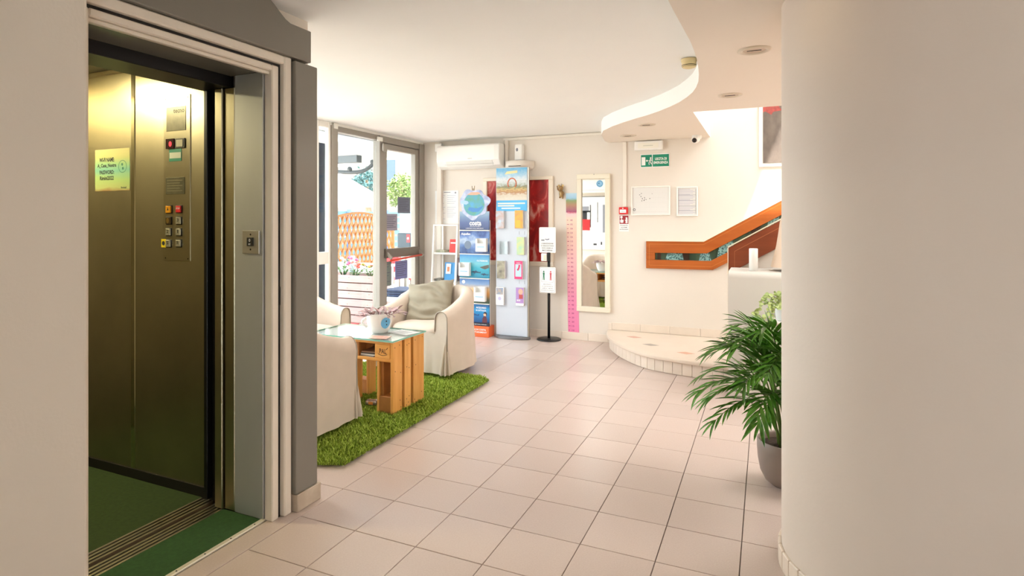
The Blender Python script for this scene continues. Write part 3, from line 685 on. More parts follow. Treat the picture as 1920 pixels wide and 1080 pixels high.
fa = thing('fire_alarm_button', 'red wall-mounted fire alarm call point with a white centre label', 'alarm', (-1.515, YB, 1.52))
wbox(-1.566, -1.463, 1.52, 1.603, .04, M_red, 'box', fa, .006, 2); MB().box(-1.553, -1.48, YB - .0425, YB - .0403, 1.537, 1.575).build('label_plate', M_paper, fa)
MB().disc((-1.518, YB - .0405, 1.589), XP, (0, 0, 1), .007).build('lamp', M_paper, fa, fixn=False)
MB().box(-1.54, -1.53, YB - .0432, YB - .0425, 1.553, 1.558).box(-1.522, -1.512, YB - .0432, YB - .0425, 1.552, 1.559).box(-1.505, -1.493, YB - .0432, YB - .0425, 1.553, 1.558).build('print', M_ink_grey, fa)
fs = thing('fire_alarm_sticker', 'small red and white fire alarm sticker directly under the call point', 'sign', (-1.513, YB, 1.32))
wbox(-1.57, -1.456, 1.318, 1.508, .002, M_paper, 'sheet', fs); wbox(-1.565, -1.461, 1.408, 1.504, .0026, M_darkred, 'symbol_panel', fs)
YS = YB - .0028
hd = MB()
hd.prism([(-1.555, YS, 1.42), (-1.522, YS, 1.42), (-1.516, YS, 1.45), (-1.522, YS, 1.457), (-1.538, YS, 1.457), (-1.538, YS, 1.472), (-1.548, YS, 1.472), (-1.548, YS, 1.457), (-1.559, YS, 1.45)], (0, -.0004, 0)); hd.box(-1.556, -1.53, YS - .0004, YS, 1.474, 1.5)
hd.build('hand', M_paper, fs)
MB().prism([(-1.498, YS, 1.42), (-1.475, YS, 1.414), (-1.467, YS, 1.43), (-1.475, YS, 1.44), (-1.466, YS, 1.452), (-1.475, YS, 1.462), (-1.47, YS, 1.478), (-1.484, YS, 1.487), (-1.496, YS, 1.478), (-1.488, YS, 1.463), (-1.503, YS, 1.452), (-1.492, YS, 1.438)], (0, -.0004, 0)).build('flame', M_paper, fs)
for s_, z, w_ in (('PULSANTE', 1.39, .085), ('ALLARME', 1.366, .075), ('ANTINCENDIO', 1.342, .1)): lettering(s_, (-1.513, YS + .0004, z), w_, .012, XP, M_ink, fs)

cm = thing('security_camera', 'white dome camera with a black eye under the lowered ceiling edge', 'camera', (-.70, 6.88, 2.37))
MB().lathe([(.05, 2.37), (.052, 2.345), (.045, 2.33)], (-.68, 6.88, 0), 20, False, True).build('base', M_gloss_white, cm)
MB().ellipsoid((-.69, 6.86, 2.325), .043, .043, .04, 20, 12).build('ball', M_gloss_white, cm)
MB().ellipsoid((-.70, 6.825, 2.312), .026, .018, .026, 16, 10).build('lens', mat('camera_lens', '#1d1616', .15), cm)

sd = thing('smoke_detector', 'yellowed round smoke detector on the ceiling beside the curved edge', 'smoke detector', (-.455, 4.11, CEIL))
M_sd = mat('aged_plastic', '#e3cf9d', .5)
MB().lathe([(.05, 2.502), (.05, 2.487), (.046, 2.484)], (-.455, 4.11, 0), 24, False, False).build('base', M_sd, sd)
MB().lathe([(.046, 2.486), (.046, 2.458), (.04, 2.448), (.025, 2.443), (.001, 2.443)], (-.455, 4.11, 0), 24, False, False).build('head', M_sd, sd)
MB().lathe([(.0468, 2.462), (.0468, 2.458)], (-.455, 4.11, 0), 24, False, False).lathe([(.0435, 2.4535), (.041, 2.450)], (-.455, 4.11, 0), 24, False, False).build('vent_slots', M_black_metal, sd)

def downlight(x, y, lab, lit):
    t = thing('downlight', lab, 'downlight', (x, y, SOF), 0, 'recessed downlights in the lowered ceiling')
    MB().lathe([(.085, 2.371), (.085, 2.364), (.072, 2.36), (.06, 2.364), (.057, 2.371)], (x, y, 0), 32, False, False).build('trim_ring', mat('downlight_ring', '#d9cdbb', .35), t)
    MB().lathe([(.057, 2.3685), (.03, 2.3688), (.001, 2.369)], (x, y, 0), 24, False, False).build('lamp_disc', mat('downlight_glow', '#ffe9c0', .5, emit='#ffe2a0', estr=4) if lit else mat('downlight_disc', '#cbb7a4', .4), t)
    MB().tube([(x - .035, y - .02, 2.361), (x, y - .034, 2.358), (x + .035, y - .02, 2.361)], .002, 6).build('clip', M_black_metal, t)
downlight(-.058, 3.54, 'largest recessed downlight ring, nearest the tall rounded pillar', False)
downlight(-.239, 4.745, 'recessed downlight ring second from the rounded pillar, before the stairwell', False)
downlight(-1.04, 5.89, 'recessed downlight ring on the ceiling above the round step', False)
downlight(-1.356, 6.572, 'recessed downlight ring closest to the back wall', False)
downlight(.02, 2.44, 'lit recessed downlight cut by the top of the picture beside the pillar', True)

# ---------------------------------------------------------------- stair, counter, rail
step = thing('curved_step', 'low quarter-round tiled step with inlaid coloured diamonds at the stair foot', 'step', (-.6, 6.6, 0))
sc = [(-1.70, 7.09), (-1.685, 6.95), (-1.62, 6.72), (-1.50, 6.48), (-1.36, 6.27), (-1.20, 6.08), (-1.03, 5.945), (-.80, 5.86), (-.55, 5.81), (-.35, 5.785), (.3, 5.77), (1.2, 5.77)]
def smooth_path(P, n=6):
    out = []
    for i in range(len(P) - 1):
        p0, p1, p2, p3 = [np.array(P[max(0, min(len(P) - 1, i + k))]) for k in (-1, 0, 1, 2)]
        for k in range(n):
            t = k / n; out.append(tuple(.5 * ((2 * p1) + (-p0 + p2) * t + (2 * p0 - 5 * p1 + 4 * p2 - p3) * t * t + (-p0 + 3 * p1 - 3 * p2 + p3) * t ** 3)))
    out.append(tuple(P[-1])); return out
sp = smooth_path(sc)
def inset(P, d):
    o = []
    for i, p in enumerate(P):
        a, b_ = np.array(P[max(0, i - 1)]), np.array(P[min(len(P) - 1, i + 1)]); t = (b_ - a) / np.linalg.norm(b_ - a); n_ = np.array((-t[1], t[0])); o.append(tuple(np.array(p) + n_ * d))
    return o
body = [(max(-1.69, x), min(7.09, y)) for x, y in inset(sp, .045)]
MB().prism([(x, y, .001) for x, y in body] + [(1.2, 7.09, .001)], (0, 0, .118)).build('core', mat('riser_joint', '#b7a596', .9), step)
top = MB().prism([(x, min(y, 7.085), .119) for x, y in sp] + [(1.2, 7.085, .119)], (0, 0, .036), smooth=True).build('tread', M_step, step, bevel=.01, seg=3)
# riser tiles
rp = inset(sp, .032); acc = 0.; last = rp[0]; seg_l = .085; cur = [rp[0]]
def flush(c):
    if len(c) < 2: return
    inn = inset(c, .014)
    MB().prism([(x, min(y, 7.088), .002) for x, y in c] + [(x, min(y, 7.088), .002) for x, y in reversed(inn)], (0, 0, .114)).build('riser_tile', M_skirting, step, bevel=.002)
cum = [0.]
for i in range(1, len(rp)): cum.append(cum[-1] + math.dist(rp[i], rp[i - 1]))
def at_len(q): return (float(np.interp(q, cum, [p[0] for p in rp])), float(np.interp(q, cum, [p[1] for p in rp])))
for k in range(int(cum[-1] / .092)):
    flush([at_len(k * .092 + .0015 + .089 * q / 4) for q in range(5)])
for k, (x, y, c) in enumerate(((-1.328, 6.752, '#cf9a86'), (-1.09, 6.408, '#9d9287'), (-.711, 6.156, '#d6a084'))):
    MB().prism([(x - .085, y, .1535), (x + .01, y - .055, .1535), (x + .085, y, .1535), (x - .01, y + .055, .1535)], (0, 0, .0022)).build('diamond_inlay', mat('inlay_%d' % k, c, .35, var=.05, scale=20), step)

# varnished rail on the back wall with a glazed slot
rail = thing('wall_handrail', 'orange varnished wooden handrail band with a long slot, bent upwards along the back wall', 'handrail', (-.6, YB, .9))
sl = (1.653 - 1.212) / (.14 + .625); sl2 = (1.503 - 1.084) / (.14 + .592)
XE = 1.5
def up(x, z, s): return (XE, z + s * (XE - x))
YR0, YR1 = 7.055, 7.092
def rpoly(name, pts, m, y0=YR0, d=YR1 - YR0, bev=.003): return MB().prism([(x, y0, z) for x, z in pts], (0, d, 0)).build(name, m, rail, bevel=bev)
rpoly('upper_board', [(-1.252, 1.209), (-.625, 1.212), up(-.625, 1.212, sl), up(-.592, 1.084, sl2), (-.592, 1.084), (-1.152, 1.078), (-1.252, 1.078)], M_rail)
rpoly('lower_board', [(-1.252, .899), (-.533, .903), up(-.533, .903, .565), up(-.557, 1.001, sl2), (-.557, 1.001), (-1.152, .999), (-1.252, .999)], M_rail)
rpoly('end_board', [(-1.252, .9995), (-1.152, .9995), (-1.152, 1.0775), (-1.252, 1.0775)], M_rail)
rpoly('groove_line', [(-1.218, 1.178), (-.63, 1.182), up(-.63, 1.182, sl), up(-.63, 1.179, sl), (-.63, 1.179), (-1.215, 1.175), (-1.215, .938), (-.545, .94), up(-.545, .94, .565), up(-.545, .937, .565), (-.545, .937), (-1.218, .935)], mat('groove_pale', '#d58a4a', .4), YR0 - .0005, .0012, 0)
rpoly('top_edge', [(-1.254, 1.2095), (-.626, 1.2125), up(-.626, 1.2125, sl), up(-.626, 1.219, sl), (-.628, 1.219), (-1.254, 1.216)], M_cream_edge, YR0 - .004, .041, 0)
def slot_mat():  # reflection in the slot glass, painted as a teal and pale pattern
    m = bpy.data.materials.new('slot_reflection'); m.use_nodes = True; nt = m.node_tree; L = nt.links.new; b = nt.nodes['Principled BSDF']; b.inputs['Roughness'].default_value = .7
    g = nt.nodes.new('ShaderNodeTexCoord'); n = nt.nodes.new('ShaderNodeTexVoronoi'); n.inputs['Scale'].default_value = 55; L(g.outputs['Object'], n.inputs['Vector'])
    cr = nt.nodes.new('ShaderNodeValToRGB'); e = cr.color_ramp.elements; e[0].position = .25; e[0].color = (*lin('#24545a'), 1); e[1].position = .6; e[1].color = (*lin('#9cc4c4'), 1)
    L(n.outputs['Distance'], cr.inputs['Fac']); L(cr.outputs['Color'], b.inputs['Base Color']); return m
M_slot_refl = slot_mat()
rpoly('slot_back', [(-1.152, .999), (-.557, 1.001), up(-.557, 1.001, sl2), up(-.592, 1.084, sl2), (-.592, 1.084), (-1.152, 1.078)], mat('slot_reflection_green', '#4d6650', .3, color2='#2f4638', scale=5, stretch=(3, 1, .5)), 7.085, .006, 0)  # green of the reflected plants painted onto the back panel
for x0, x1 in ((-1.02, -.86), (-.66, -.57), (-.47, -.33), (.02, .12)):  # pieces carrying the painted teal reflection
    zb0 = 1.0 if x0 < -.557 else 1.001 + (x0 + .557) * sl2
    z1_ = lambda x: 1.0 if x < -.557 else 1.001 + (x + .557) * sl2
    z2_ = lambda x: 1.079 if x < -.592 else 1.084 + (x + .592) * sl2
    rpoly('slot_reflection', [(x0 - .02, z1_(x0 - .02)), (x1 + .02, z1_(x1 + .02)), (x1, z2_(x1)), (x0, z2_(x0))], M_slot_refl, 7.081, .003, 0)
for x0, x1 in ((-1.13, -1.09), (-.85, -.78), (-.15, -.05)):  # flat brown strips set among the painted reflections
    rpoly('slot_brown_panel', [(x0, z1_(x0)), (x1, z1_(x1)), (x1, z2_(x1)), (x0, z2_(x0))], mat('slot_brown', '#3a1c12', .3), 7.082, .002, 0)
MB().prism([(x, 7.07, z) for x, z in [(-1.152, .999), (-.557, 1.001), up(-.557, 1.001, sl2), up(-.592, 1.084, sl2), (-.592, 1.084), (-1.152, 1.078)]], (0, .004, 0)).build('slot_glass', M_glass, rail)

# stair flight behind the parapet and the parapet itself
flight = sgroup('trim_3', (.4, 6.5, .155))
for k in range(9):
    MB().box(.05 + .28 * k, .05 + .28 * (k + 1) + .02, 6.06, 7.05, .155 + .165 * k, .155 + .165 * (k + 1)).build('stair_step', M_step, flight, bevel=.006)
par = struct('wall_stair', MB().prism([(-.318, 5.95, .156), (-.318, 5.95, 1.19), (1.5, 5.95, 2.26), (1.5, 5.95, .156)], (0, .1, 0)), M_wallfar)
pn = thing('stair_panel', 'dark reddish wooden panel with pale edging on the stair parapet behind the counter', 'panel', (-.3, 5.95, 1.0))
s3 = (1.457 - 1.208) / (.114 + .308); s4 = (1.187 - 1.001) / (.063 + .248)
MB().prism([(-.312, 5.918, 1.200), (-.312, 5.918, .965), (1.5, 5.918, .965 + (1.5 + .312) * s4), (1.5, 5.918, 1.2 + (1.5 + .312) * s3)], (0, .03, 0)).build('board', M_rail2, pn, bevel=.003)
MB().prism([(-.3185, 5.914, 1.200), (1.5, 5.914, 1.2 + 1.8185 * s3), (1.5, 5.914, 1.21 + 1.8185 * s3), (-.3185, 5.914, 1.211)], (0, .05, 0)).build('top_edge', M_cream_edge, pn)
MB().box(-.3195, -.3125, 5.914, 5.949, .965, 1.20).build('end_edge', M_cream_edge, pn)
g0 = [(-.26, 1.03), (-.26, 1.17), (1.4, 1.17 + 1.66 * s3)]
MB().prism([(-.262, 5.9172, 1.02), (-.258, 5.9172, 1.02), (-.258, 5.9172, 1.168), (1.4, 5.9172, 1.168 + 1.658 * s3), (1.4, 5.9172, 1.172 + 1.66 * s3), (-.262, 5.9172, 1.172)], (0, .0012, 0)).build('groove_line', mat('groove_pale2', '#b0683f', .4), pn)

cn = thing('reception_counter', 'white reception counter with a rounded top edge at the stair foot', 'counter', (.4, 5.6, 0))
MB().prism([(-.28, y, z) for y, z in ((5.30, .01), (5.30, .985), (5.305, 1.005), (5.318, 1.022), (5.338, 1.032), (5.365, 1.036), (5.75, 1.036), (5.75, .01))], (1.78, 0, 0), smooth=True).build('body', mat('counter_white', '#cbc7bf', .45), cn).data.set_sharp_from_angle(angle=R(40))
tb = thing('white_tube', 'plain white upright tube standing on the reception counter', 'tube', (-.095, 5.45, 1.036))
MB().lathe([(.034, 1.0365), (.034, 1.214), (.031, 1.220), (.026, 1.220)], (-.095, 5.45, 0), 24, True, True).build('tube', M_gloss_white, tb)
tl = thing('bell_table_lamp', 'beige bell-shaped table lamp on the counter, half hidden by the pillar', 'lamp', (.205, 5.55, 1.036))
MB().lathe([(.06, 1.0365), (.06, 1.05), (.012, 1.06), (.012, 1.2)], (.205, 5.55, 0), 20, True, True).build('base', M_gloss_white, tl)
MB().lathe([(.172, 1.068), (.150, 1.15), (.128, 1.25), (.112, 1.36), (.102, 1.44), (.07, 1.56), (.05, 1.58)], (.205, 5.55, 0), 36, False, True).build('shade', mat('beige_shade', '#dcc3ab', .5), tl)

# framed painting in the stairwell
pc = thing('stairwell_painting', 'tall grey-brown abstract painting with a red patch in a white frame on the stair wall', 'painting', (.2, YB, 2.05))
wbox(-.07, .75, 2.02, 2.75, .02, M_white, 'frame', pc, .004)
M_pa = mat('grey_brown_canvas', '#7f7268', .7, color2='#5f544c', scale=9, stretch=(1, 1, .6))
wbox(-.03, .71, 2.06, 2.71, .026, M_pa, 'canvas', pc)
YS = YB - .0265
MB().prism([(-.03, YS, 2.71), (.14, YS, 2.71), (.12, YS, 2.66), (.15, YS, 2.61), (.07, YS, 2.60), (.05, YS, 2.57), (-.01, YS, 2.61), (-.03, YS, 2.60)], (0, -.0006, 0)).build('red_patch', mat('red_paint', '#b5524a', .7, color2='#8e423d', scale=30), pc)

# things on the lobby side of the lift block, seen in the mirror
AMX = -.36
am = thing('abstract_painting', 'black, white and red abstract canvas hung behind the near armchair', 'painting', (-3.05, 2.5, .9))
MB().box(-3.62 + AMX, -2.5 + AMX, 2.495, 2.52, .86, 1.92).build('canvas', M_paper, am, bevel=.004)
def amb(name, m, *q):
    mb = MB()
    for x0, x1, z0, z1 in q: mb.box(x0 + AMX, x1 + AMX, 2.5205, 2.522, z0, z1)
    mb.build(name, m, am)
amb('red_field', M_red, (-3.36, -3.12, 1.24, 1.46)); amb('black_shape', M_ink, (-3.3, -3.18, 1.46, 1.62), (-3.36, -3.1, 1.6, 1.635), (-2.97, -2.955, 1.4, 1.8), (-3.6, -2.52, 1.905, 1.918), (-3.05, -2.98, .95, .985), (-2.9, -2.87, .96, 1.02), (-3.12, -3.1, 1.3, 1.75))
amb('grey_shape', M_ink_grey, (-3.34, -3.14, 1.635, 1.72), (-2.86, -2.80, 1.2, 1.75))
ac2 = thing('second_air_conditioner', 'white air conditioner on the lobby side of the lift block', 'air conditioner', (-3.05, 2.5, 2.0))
MB().box(-3.85, -3.05, 2.495, 2.69, 1.98, 2.24).build('body', M_gloss_white, ac2, bevel=.03, seg=3); MB().box(-3.77, -3.13, 2.69, 2.693, 2.03, 2.035).build('outlet_line', M_ink_grey, ac2)

# ---------------------------------------------------------------- shaggy rug
RZ = .012
rc = [(-3.66, 2.80), (-2.40, 2.80), (-2.255, 2.86), (-2.25, 4.90), (-2.34, 4.965), (-3.66, 4.99)]
rug = thing('shaggy_rug', 'bright green long-pile rug under the pallet table and armchairs', 'rug', (-3.0, 3.9, 0))
MB().prism([(-3.0 + (x + 3.0) * .965, 3.9 + (y - 3.9) * .975, .001) for x, y in rc], (0, 0, RZ)).build('backing', mat('rug_backing', '#54721f', .95), rug)
def rug_pile():
    n = 85000
    x = rng.uniform(-3.66, -2.25, n); y = rng.uniform(2.8, 4.99, n)
    keep = np.ones(n, bool)
    keep &= ~((x > -2.40) & (y < 2.80 + (x + 2.40) / .145 * .06)); keep &= ~((x > -2.34) & (y > 4.965 - (x + 2.34) / .09 * .065))
    x = x[keep]; y = y[keep]; n = len(x)
    edge = (x > -2.30) | (y > 4.94) | (y < 2.86)
    a = rng.uniform(0, 2 * math.pi, n); ln = rng.uniform(.018, .040, n) * np.where(edge, .8, 1); le = rng.uniform(.010, .036, n); w = rng.uniform(.0016, .0032, n)
    dx, dy = np.cos(a), np.sin(a); px, py_ = -dy, dx
    co = np.empty((n, 5, 3))
    for k, (t, hh, ww) in enumerate(((0, 0, 1), (0, 0, -1), (.45, .65, 1.1), (.45, .65, -1.1), (1., 1., 0))):
        co[:, k, 0] = x + dx * le * t + px * w * ww; co[:, k, 1] = y + dy * le * t + py_ * w * ww; co[:, k, 2] = RZ + ln * hh
    me = bpy.data.meshes.new('pile'); me.vertices.add(n * 5); me.vertices.foreach_set('co', (co.reshape(-1, 3) - np.array((-3.0, 3.9, 0))).ravel())
    idx = np.arange(n)[:, None] * 5; quads = (idx + np.array([0, 1, 3, 2])); tris = idx + np.array([2, 3, 4])
    loops = np.concatenate([quads, tris], 1).ravel(); me.loops.add(len(loops)); me.loops.foreach_set('vertex_index', loops)
    st = (np.arange(n)[:, None] * 7 + np.array([0, 4])).ravel(); me.polygons.add(n * 2); me.polygons.foreach_set('loop_start', st); me.polygons.foreach_set('loop_total', np.tile([4, 3], n))
    me.update(calc_edges=True); me.validate()
    m = bpy.data.materials.new('rug_pile'); m.use_nodes = True; nt = m.node_tree; b = nt.nodes['Principled BSDF']; b.inputs['Roughness'].default_value = .85; b.inputs['Specular IOR Level'].default_value = .2
    g = nt.nodes.new('ShaderNodeNewGeometry'); cr = nt.nodes.new('ShaderNodeValToRGB'); e = cr.color_ramp.elements
    e[0].color = (*lin('#67801f'), 1); e[1].color = (*lin('#c2d463'), 1); k = e.new(.5); k.color = (*lin('#94ac3b'), 1)
    nt.links.new(g.outputs['Random Per Island'], cr.inputs['Fac']); nt.links.new(cr.outputs['Color'], b.inputs['Base Color'])
    me.materials.append(m); o = bpy.data.objects.new('pile', me); col.objects.link(o); o.parent = rug; o['kind'] = 'stuff'
rug_pile()
PZ = .022                                   # where furniture stands in the pile

# ---------------------------------------------------------------- tub armchairs
def tub_chair(label, loc, rot, sx=1.0, seed=0, group='cream tub armchairs'):
    t = thing('tub_armchair', label, 'armchair', loc, rot, group)
    W, D, y0 = .80 * sx, .72, -.03; ry = D / 2 - y0; rx = W / 2
    path = []
    for k in range(7): path.append((-rx, -D / 2 + (y0 + D / 2) * k / 7))
    for k in range(29):
        a = math.pi - math.pi * k / 28; e = 2 / 2.5
        c_, s_ = math.cos(a), math.sin(a)
        path.append((rx * math.copysign(abs(c_) ** e, c_), y0 + ry * abs(s_) ** e))
    for k in range(6, -1, -1): path.append((rx, -D / 2 + (y0 + D / 2) * k / 7))
    N = len(path)
    def nrm(i):
        a, b_ = Vector(path[max(0, i - 1)]), Vector(path[min(N - 1, i + 1)]); d = (b_ - a).normalized(); return Vector((-d.y, d.x))   # outward
    def top(y):
        s = min(1, max(0, (y + D / 2) / (D * .92))); s = s * s * (3 - 2 * s); return .605 + .165 * s
    V = []; prof_n = 17
    for i, p in enumerate(path):
        h = top(p[1]); n_ = nrm(i); P = Vector(p)
        ring = [(-.022, .045), (-.012, .14), (-.004, .28), (0, .42), (0, h - .10), (.004, h - .05), (.018, h - .02), (.042, h - .003), (.068, h), (.094, h - .005), (.116, h - .025), (.128, h - .06), (.132, h - .12), (.134, .48), (.136, .42), (.14, .34), (.15, .25)]
        for k, (o, z) in enumerate(ring):
            q = P - n_ * o; rip = 0.
            s_len = i * 1.0
            if k <= 2: rip = .006 * (3 - k) / 3 * math.sin(i * 1.7 + seed) + .004 * (3 - k) / 3 * math.sin(i * .7 + seed * 2)
            w_ = noise.noise(Vector((q.x * 6 + seed, q.y * 6, z * 5))) * .006 + noise.noise(Vector((q.x * 17 + seed, q.y * 17, z * 9))) * .003
            if 5 < k < 14: w_ += .0055 * math.sin(i * 1.9 + 4 * noise.noise(Vector((i * .3, seed, 0)))) * max(0, 1 - abs(k - 9.5) / 5)
            if 2 < k < 7: w_ += .006 * noise.noise(Vector((q.x * 3 + seed, q.y * 3, z * 11)))
            q = q + n_ * (rip + w_)
            V.append((q.x, q.y, z + (w_ * .6 if k > 3 else 0)))
    F = [(i * prof_n + k, i * prof_n + k + 1, (i + 1) * prof_n + k + 1, (i + 1) * prof_n + k) for i in range(N - 1) for k in range(prof_n - 1)]
    mb = MB(); mb.add(V, F, True)
    # flat arm fronts
    for i in (0, N - 1):
        ring = [V[i * prof_n + k] for k in range(prof_n)]; c = Vector((sum(r[0] for r in ring) / prof_n, -D / 2 - .006, .33))
        mb.add(ring, [tuple(range(prof_n))])
    mb.build('cover', M_fabric, t, local=True)
    for i in (0, N - 1):
        pts = [Vector(V[i * prof_n + k]) + Vector((0, -.004, 0)) for k in range(1, prof_n - 2)]
        MB().tube(pts, .0055, 6).build('piping', M_piping, t, local=True)
    # gathers down the inner arm fronts
    xi = rx - .14
    def apron(u, v):
        x = (rx - .006) * (2 * u - 1); z = .405 - .36 * v
        return (x, -D / 2 - .010 - .012 * v + .006 * v * math.sin(u * 40 + seed) + noise.noise(Vector((x * 8 + seed, z * 6, 1))) * .008, z)
    MB().grid(apron, 40, 10).build('front_skirt', M_fabric, t, local=True)
    # pleated corners of the skirt
    for s in (-1, 1):
        def pleat(u, v):
            ang = R(-150 + 210 * u) if s > 0 else R(-30 - 210 * u)
            rr = (.004 + (.05 + .022 * math.cos(u * 30)) * v ** .8)
            return (s * (rx - .018) + rr * math.cos(ang) * .8, -D / 2 + .004 + rr * math.sin(ang), .36 - .315 * v)
        MB().grid(pleat, 44, 9).build('pleat', M_fabric, t, local=True)
    # seat platform and loose cushion
    def cushion(mb, cx, cy, cz, ax, ay, az, p=4.):
        def f(q):
            return q
        mbv = []
        nu, nv = 28, 14
        for j in range(nv + 1):
            ph = -math.pi / 2 + math.pi * j / nv
            for i in range(nu):
                th = 2 * math.pi * i / nu
                def sp_(v, e): return math.copysign(abs(v) ** e, v)
                x = ax * sp_(math.cos(ph), .55) * sp_(math.cos(th), .35); y = ay * sp_(math.cos(ph), .55) * sp_(math.sin(th), .35); z = az * sp_(math.sin(ph), .8)
                w_ = noise.noise(Vector((x * 7 + seed, y * 7, z * 7))) * .008
                mbv.append((cx + x, cy + y, cz + z + w_))
        mb.add(mbv, [(j * nu + i, j * nu + (i + 1) % nu, (j + 1) * nu + (i + 1) % nu, (j + 1) * nu + i) for j in range(nv) for i in range(nu)], True)
    sc_ = MB(); cushion(sc_, 0, -.075, .40, xi + .004, .29, .072); sc_.build('seat_cushion', M_fabric, t, local=True)
    MB().box(-xi + .0, xi - .0, -D / 2 + .04, .2, .20, .335).build('seat_base', M_fabric, t, local=True)
    for x in (-1, 1):
        for y in (-.27, .22): MB().lathe([(.014, -loc[2] + .002), (.02, .12)], (x * .27, y, 0), 12, True, True).build('foot', M_woodblock, t, local=True)
    return t
tub_chair('cream tub armchair holding an olive-grey cushion, beyond the pallet table', (-2.965, 5.14, PZ), R(-4), 1.0, 1)
tub_chair('cream tub armchair seen from behind, nearest the lift', (-3.03, 3.12, PZ), R(180), 1.0, 5)
tub_chair('cream tub armchair by the glass front, only its arm showing beside the lift', (-3.965, 4.27, PZ), R(90), 1.0, 9)

cu = thing('throw_cushion', 'olive-grey linen cushion slumped in the cream armchair beyond the pallet table', 'cushion', (-3.03, 5.19, .625), R(8))
def pillow():
    mb = MB(); n = 44; a = .245
    def side(sg):
        def f(u, v):
            x, y = 2 * u - 1, 2 * v - 1
            th = .085 * (max(0, (1 - x ** 4) * (1 - y ** 4))) ** .55
            cw = 1 - .10 * (1 - abs(x) ** 2) * abs(y) ** 3 ; ch = 1 - .10 * (1 - abs(y) ** 2) * abs(x) ** 3
            wr_ = noise.noise(Vector((x * 2.2 + y * 1.4, y * 2.6, sg * 3))) * .020 + .016 * math.sin(5 * x + 13 * y + 3.5 * noise.noise(Vector((x * 1.3, y * 1.3, 2)))) * (1 - abs(x) ** 3)
            p = Vector((a * x * ch, sg * (th + (wr_ if th > .01 else 0)), a * y * cw))
            return p
        return f
    mb.grid(side(1), n, n); mb.grid(side(-1), n, n)
    me = mb
    rot = Matrix.Rotation(R(-33), 4, 'X') @ Matrix.Rotation(R(-9), 4, 'Y')
    mb.v = [tuple(rot @ Vector(p)) for p in mb.v]
    return mb
pillow().build('cover', M_pillow, cu, local=True, weld=True)

# ---------------------------------------------------------------- pallet table
tbl = thing('pallet_table', 'coffee table of upended pine pallet pieces with nail heads and PAL branding', 'table', (-2.8, 3.93, PZ))
TB = PZ + .005; TT = .558
def pbox(name, x0, x1, y0, y1, z0, z1, m, bev=.003, parent=None): return MB().box(x0, x1, y0, y1, z0, z1).build(name, m, parent or tbl, bevel=bev)
outer_y = ((3.715, 3.838), (3.872, 3.962), (3.995, 4.155))
for k, (y0, y1) in enumerate(outer_y):
    p = pbox('plank', -2.502, -2.478, y0, y1, TB, TT, M_wood)
    for z in (TB + .03, TB + .075, .33, .525):
        for yy in (y0 + .03, y1 - .03):
            if (k + int(z * 100) + int(yy * 50)) % 4 == 1 and k != 1: continue
            MB().obox((-2.4778, yy + random.uniform(-.012, .012), z + random.uniform(-.02, .012)), (0, .0034, 0), (0, 0, .0034), (.0006, 0, 0)).build('nail', M_nail, p)
    pbox('plank', -2.625, -2.604, y0 + .005, y1 - .005, TB, .405, M_wood)
for y0, y1 in ((3.722, 3.81), (3.885, 3.955), (4.05, 4.15)):
    pbox('foot_block', -2.603, -2.503, y0, y1, TB, TB + .125, M_woodblock)
pbox('batten', -2.60, -2.575, 3.735, 4.14, TB + .1255, .404, M_woodblock)
for y0, y1 in ((3.72, 3.82), (3.885, 3.965), (4.045, 4.15)):
    pbox('plank', -2.957, -2.935, y0, y1, TB, .405, M_wood); pbox('plank', -3.09, -3.068, y0, y1, TB, .405, M_wood)
    pbox('foot_block', -3.067, -2.958, y0 + .005, y1 - .005, TB, TB + .125, M_woodblock)
# lying pallet piece
for y0, y1 in ((3.718, 3.838), (3.89, 3.975), (4.03, 4.15)):
    pbox('deck_board', -3.10, -2.504, y0, y1, .535, TT, M_wood_h)
    pbox('bottom_board', -3.10, -2.504, y0 + .004, y1 - .004, .406, .430, M_wood_h)
for x0, x1, nm in ((-2.645, -2.51, 1), (-2.88, -2.79, 0), (-3.095, -3.0, 0)):
    for y0, y1 in ((3.722, 3.82), (3.895, 3.97), (4.04, 4.145)):
        b_ = pbox('pallet_block', x0, x1, y0, y1, .4305, .5345, M_wood_h if nm else M_woodblock)
        if nm and y0 < 3.75:
            lettering('PAL', (-2.572, y0 - .0008, .485), .062, .036, XP, M_nail, b_)
            sw = MB(); pth = [(-2.615 + .08 * k / 10, y0 - .001, .463 - .01 * math.sin(math.pi * k / 10)) for k in range(11)]
            sw.tube(pth, .0018, 5).build('brand_stroke', M_nail, b_); MB().obox((-2.536, y0 - .001, .505), (.008, 0, .008), (-.0015, 0, .0015), (0, .0004, 0)).build('brand_stroke', M_nail, b_)

gt = thing('glass_table_top', 'clear glass plate with a green edge lying on the pallet table', 'glass top', (-2.86, 3.93, TT + .004))
GZ = TT + .0045; GT = GZ + .010
gx0, gx1, gy0, gy1 = -3.26, -2.462, 3.69, 4.16
MB().box(gx0 + .001, gx1 - .001, gy0 + .001, gy1 - .001, GZ, GT).build('plate', M_tglass, gt)
for q in ((gx0, gx1, gy0, gy0 + .001), (gx0, gx1, gy1 - .001, gy1), (gx0, gx0 + .001, gy0 + .001, gy1 - .001), (gx1 - .001, gx1, gy0 + .001, gy1 - .001)):
    MB().box(*q, GZ, GT).build('polished_edge', M_glass_edge, gt)
ul = thing('glare_underlay', 'white sheet added under the glass plate to stand for glare on the table', 'sheet', (-2.86, 3.93, TT + .003))
MB().box(-3.25, -2.466, 3.694, 4.156, TT + .0005, TT + .0035).build('sheet', M_paper, ul)  # added white sheet, stands for the glare on the glass top
